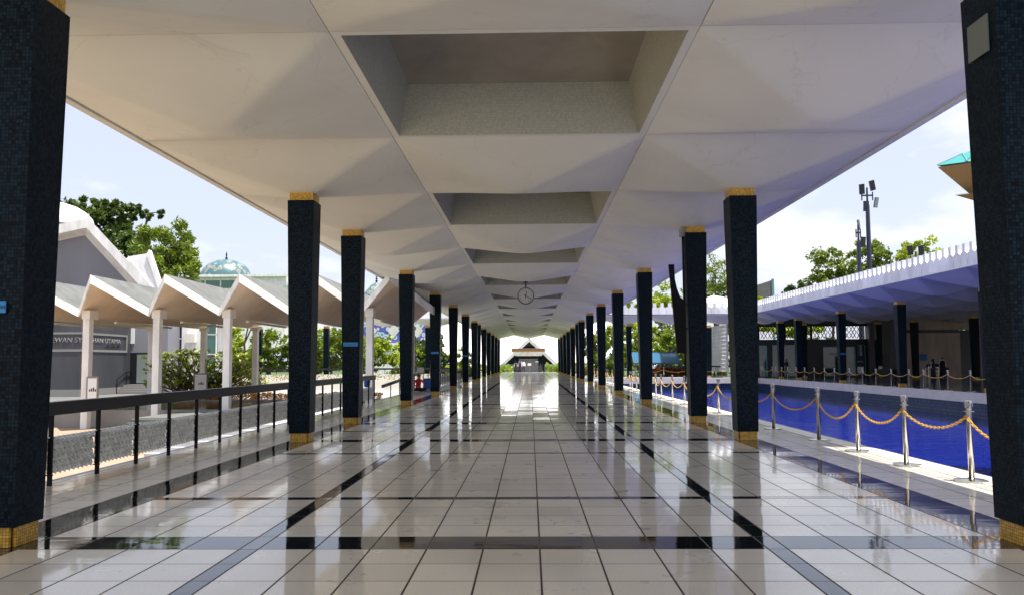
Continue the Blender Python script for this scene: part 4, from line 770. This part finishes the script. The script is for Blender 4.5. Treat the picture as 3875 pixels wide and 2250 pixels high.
def person(label,loc,rz,h=1.7,robe=None,top='clw',legs='clb',sit=False,scarf=False,stride=.12,bag=False,elbow=0):
    t=thing('person',label,'person',loc,rz=rz); k=h/1.7
    V=[];Rr=[];E=[]
    def a(p,r,c=None):
        V.append(tuple(x*k for x in p)); Rr.append(tuple(x*k for x in r) if isinstance(r,tuple) else r*k)
        if c is not None: E.append((c,len(V)-1))
        return len(V)-1
    if not sit:
        pe=a((0,0,.93),(.155,.11)); wa=a((0,0,1.08),(.13,.095),pe); ch=a((0,0,1.27),(.165,.11),wa); sh_=a((0,0,1.41),(.12,.085),ch); ne=a((0,.0,1.49),.055,sh_); he=a((0,-.015,1.58),(.075,.09),ne); a((0,-.01,1.66),(.065,.075),he); a((0,-.095,1.575),.018,he)
        for s in (-1,1):
            hp=a((s*.09,0,.88),.09,pe); kn=a((s*.1,-.03*s*0-stride*s*.4,.49),.058,hp); an_=a((s*.1,stride*s*.6+.02,.09),.040,kn); a((s*.11,stride*s*.6-.13,.035),.038,an_)
            so_=a((s*.19,0,1.39),.058,sh_); el=a((s*.25,.03,1.12),.043,so_); wr=a((s*.25,-.06-elbow,.90+elbow*.9),.030,el); pm=a((s*.25,-.085-elbow,.82+elbow),(.032,.02),wr)
            for j in range(4): f1=a((s*(.235+.013*j)-.0,-.10-elbow-.006*j,.765+elbow-.004*abs(j-1.5)),.009,pm); a((s*(.23+.013*j),-.115-elbow,.735+elbow+.004*abs(j-1.5)),.008,f1)
            a((s*.215,-.12-elbow,.80+elbow),.010,pm)
        zt=1.50*k; zl=.93*k
        skinf=lambda c:0 if c.z>zt or (abs(c.x)>.2*k and c.z<.93*k+elbow) else (1 if c.z>zl else 2)
    else:
        pe=a((0,0,.13),(.16,.13)); wa=a((0,.0,.28),(.14,.11),pe); ch=a((0,-.04,.47),(.17,.12),wa); sh_=a((0,-.07,.60),(.12,.09),ch); ne=a((0,-.10,.67),.055,sh_); he=a((0,-.13,.76),(.075,.09),ne); a((0,-.13,.84),(.065,.075),he); a((0,-.215,.75),.018,he)
        for s in (-1,1):
            hp=a((s*.11,-.05,.12),.09,pe); kn=a((s*.34,-.36,.13),.065,hp); an_=a((s*.05,-.46,.06),.042,kn); a((-s*.08,-.50,.045),.038,an_)
            so_=a((s*.19,-.06,.58),.058,sh_); el=a((s*.30,-.18,.36),.043,so_); wr=a((s*.16,-.38,.26),.030,el); pm=a((s*.11,-.43,.24),(.03,.02),wr)
            for j in range(4): f1=a((s*(.07),-.44-.012*j,.235),.009,pm); a((s*.045,-.45-.012*j,.225),.008,f1)
            a((s*.10,-.46,.27),.010,pm)
        skinf=lambda c:0 if c.z>.655*k or (c.y<-.36*k and c.z>.18*k and abs(c.x)<.2*k) else (1 if c.z>.2*k else 2)
    skinmesh('body',V,E,Rr,0,['skin',top,legs],skinf,t)
    hz_=(1.605 if not sit else .785)*k; hy=(-.005 if not sit else -.12)*k
    if scarf: MB().lathe(0,hy,[(.16*k,hz_-.22*k),(.12*k,hz_-.12*k),(.108*k,hz_-.02*k),(.106*k,hz_+.04*k),(.08*k,hz_+.095*k),(.03*k,hz_+.115*k)],18,sy=1.05).build('headscarf',robe or 'clb',t,True)
    else: MB().lathe(0,hy+.02*k,[(.085*k,hz_-.03*k),(.098*k,hz_+.01*k),(.092*k,hz_+.06*k),(.06*k,hz_+.095*k),(.02*k,hz_+.11*k)],18,sy=1.05).build('hair','hair',t,True)
    if robe: MB().lathe(0,0,[(.30*k,.05*k),(.27*k,.35*k),(.235*k,.8*k),(.20*k,1.05*k),(.215*k,1.28*k),(.17*k,1.41*k),(.07*k,1.48*k)],22,sy=.66).build('robe',robe,t,True)
    if bag: MB().sq(.33*k,-.02,.14,.66*k,.22,.86*k).tube((.33*k,-.02,.86*k),(.26*k,-.05,.98*k),.012).build('bag','clb',t)
    return t
person('visitor in a long black robe and headscarf at the far end, leftmost of three',(-2.0,119,0),.2,1.62,robe='clb',scarf=True,bag=True)
person('visitor in a long black robe between two others at the far end',(-1.35,119.4,0),-.1,1.68,robe='cln',scarf=True)
person('visitor in a white shirt and black trousers at the far end',(-.82,118.8,0),.1,1.76,top='clw',legs='clb',elbow=.06)
person('visitor in a dark hooded robe standing by the trolley across the pool',(33.75,67,0),.5,1.58,robe='cln',scarf=True)
person('visitor in a dark open robe carrying a bag across the pool',(34.55,67,0),-.2,1.72,robe='clb',bag=True)
person('visitor in dark clothes leaning near the glass doors behind the chain',(22.6,70.0,0),.6,1.65,top='cln',legs='clb',elbow=.15)
person('person in a red shirt sitting on the floor beside the left railing gap',(-5.75,41.8,0),.5,1.7,top='clr',legs='cln',sit=True)
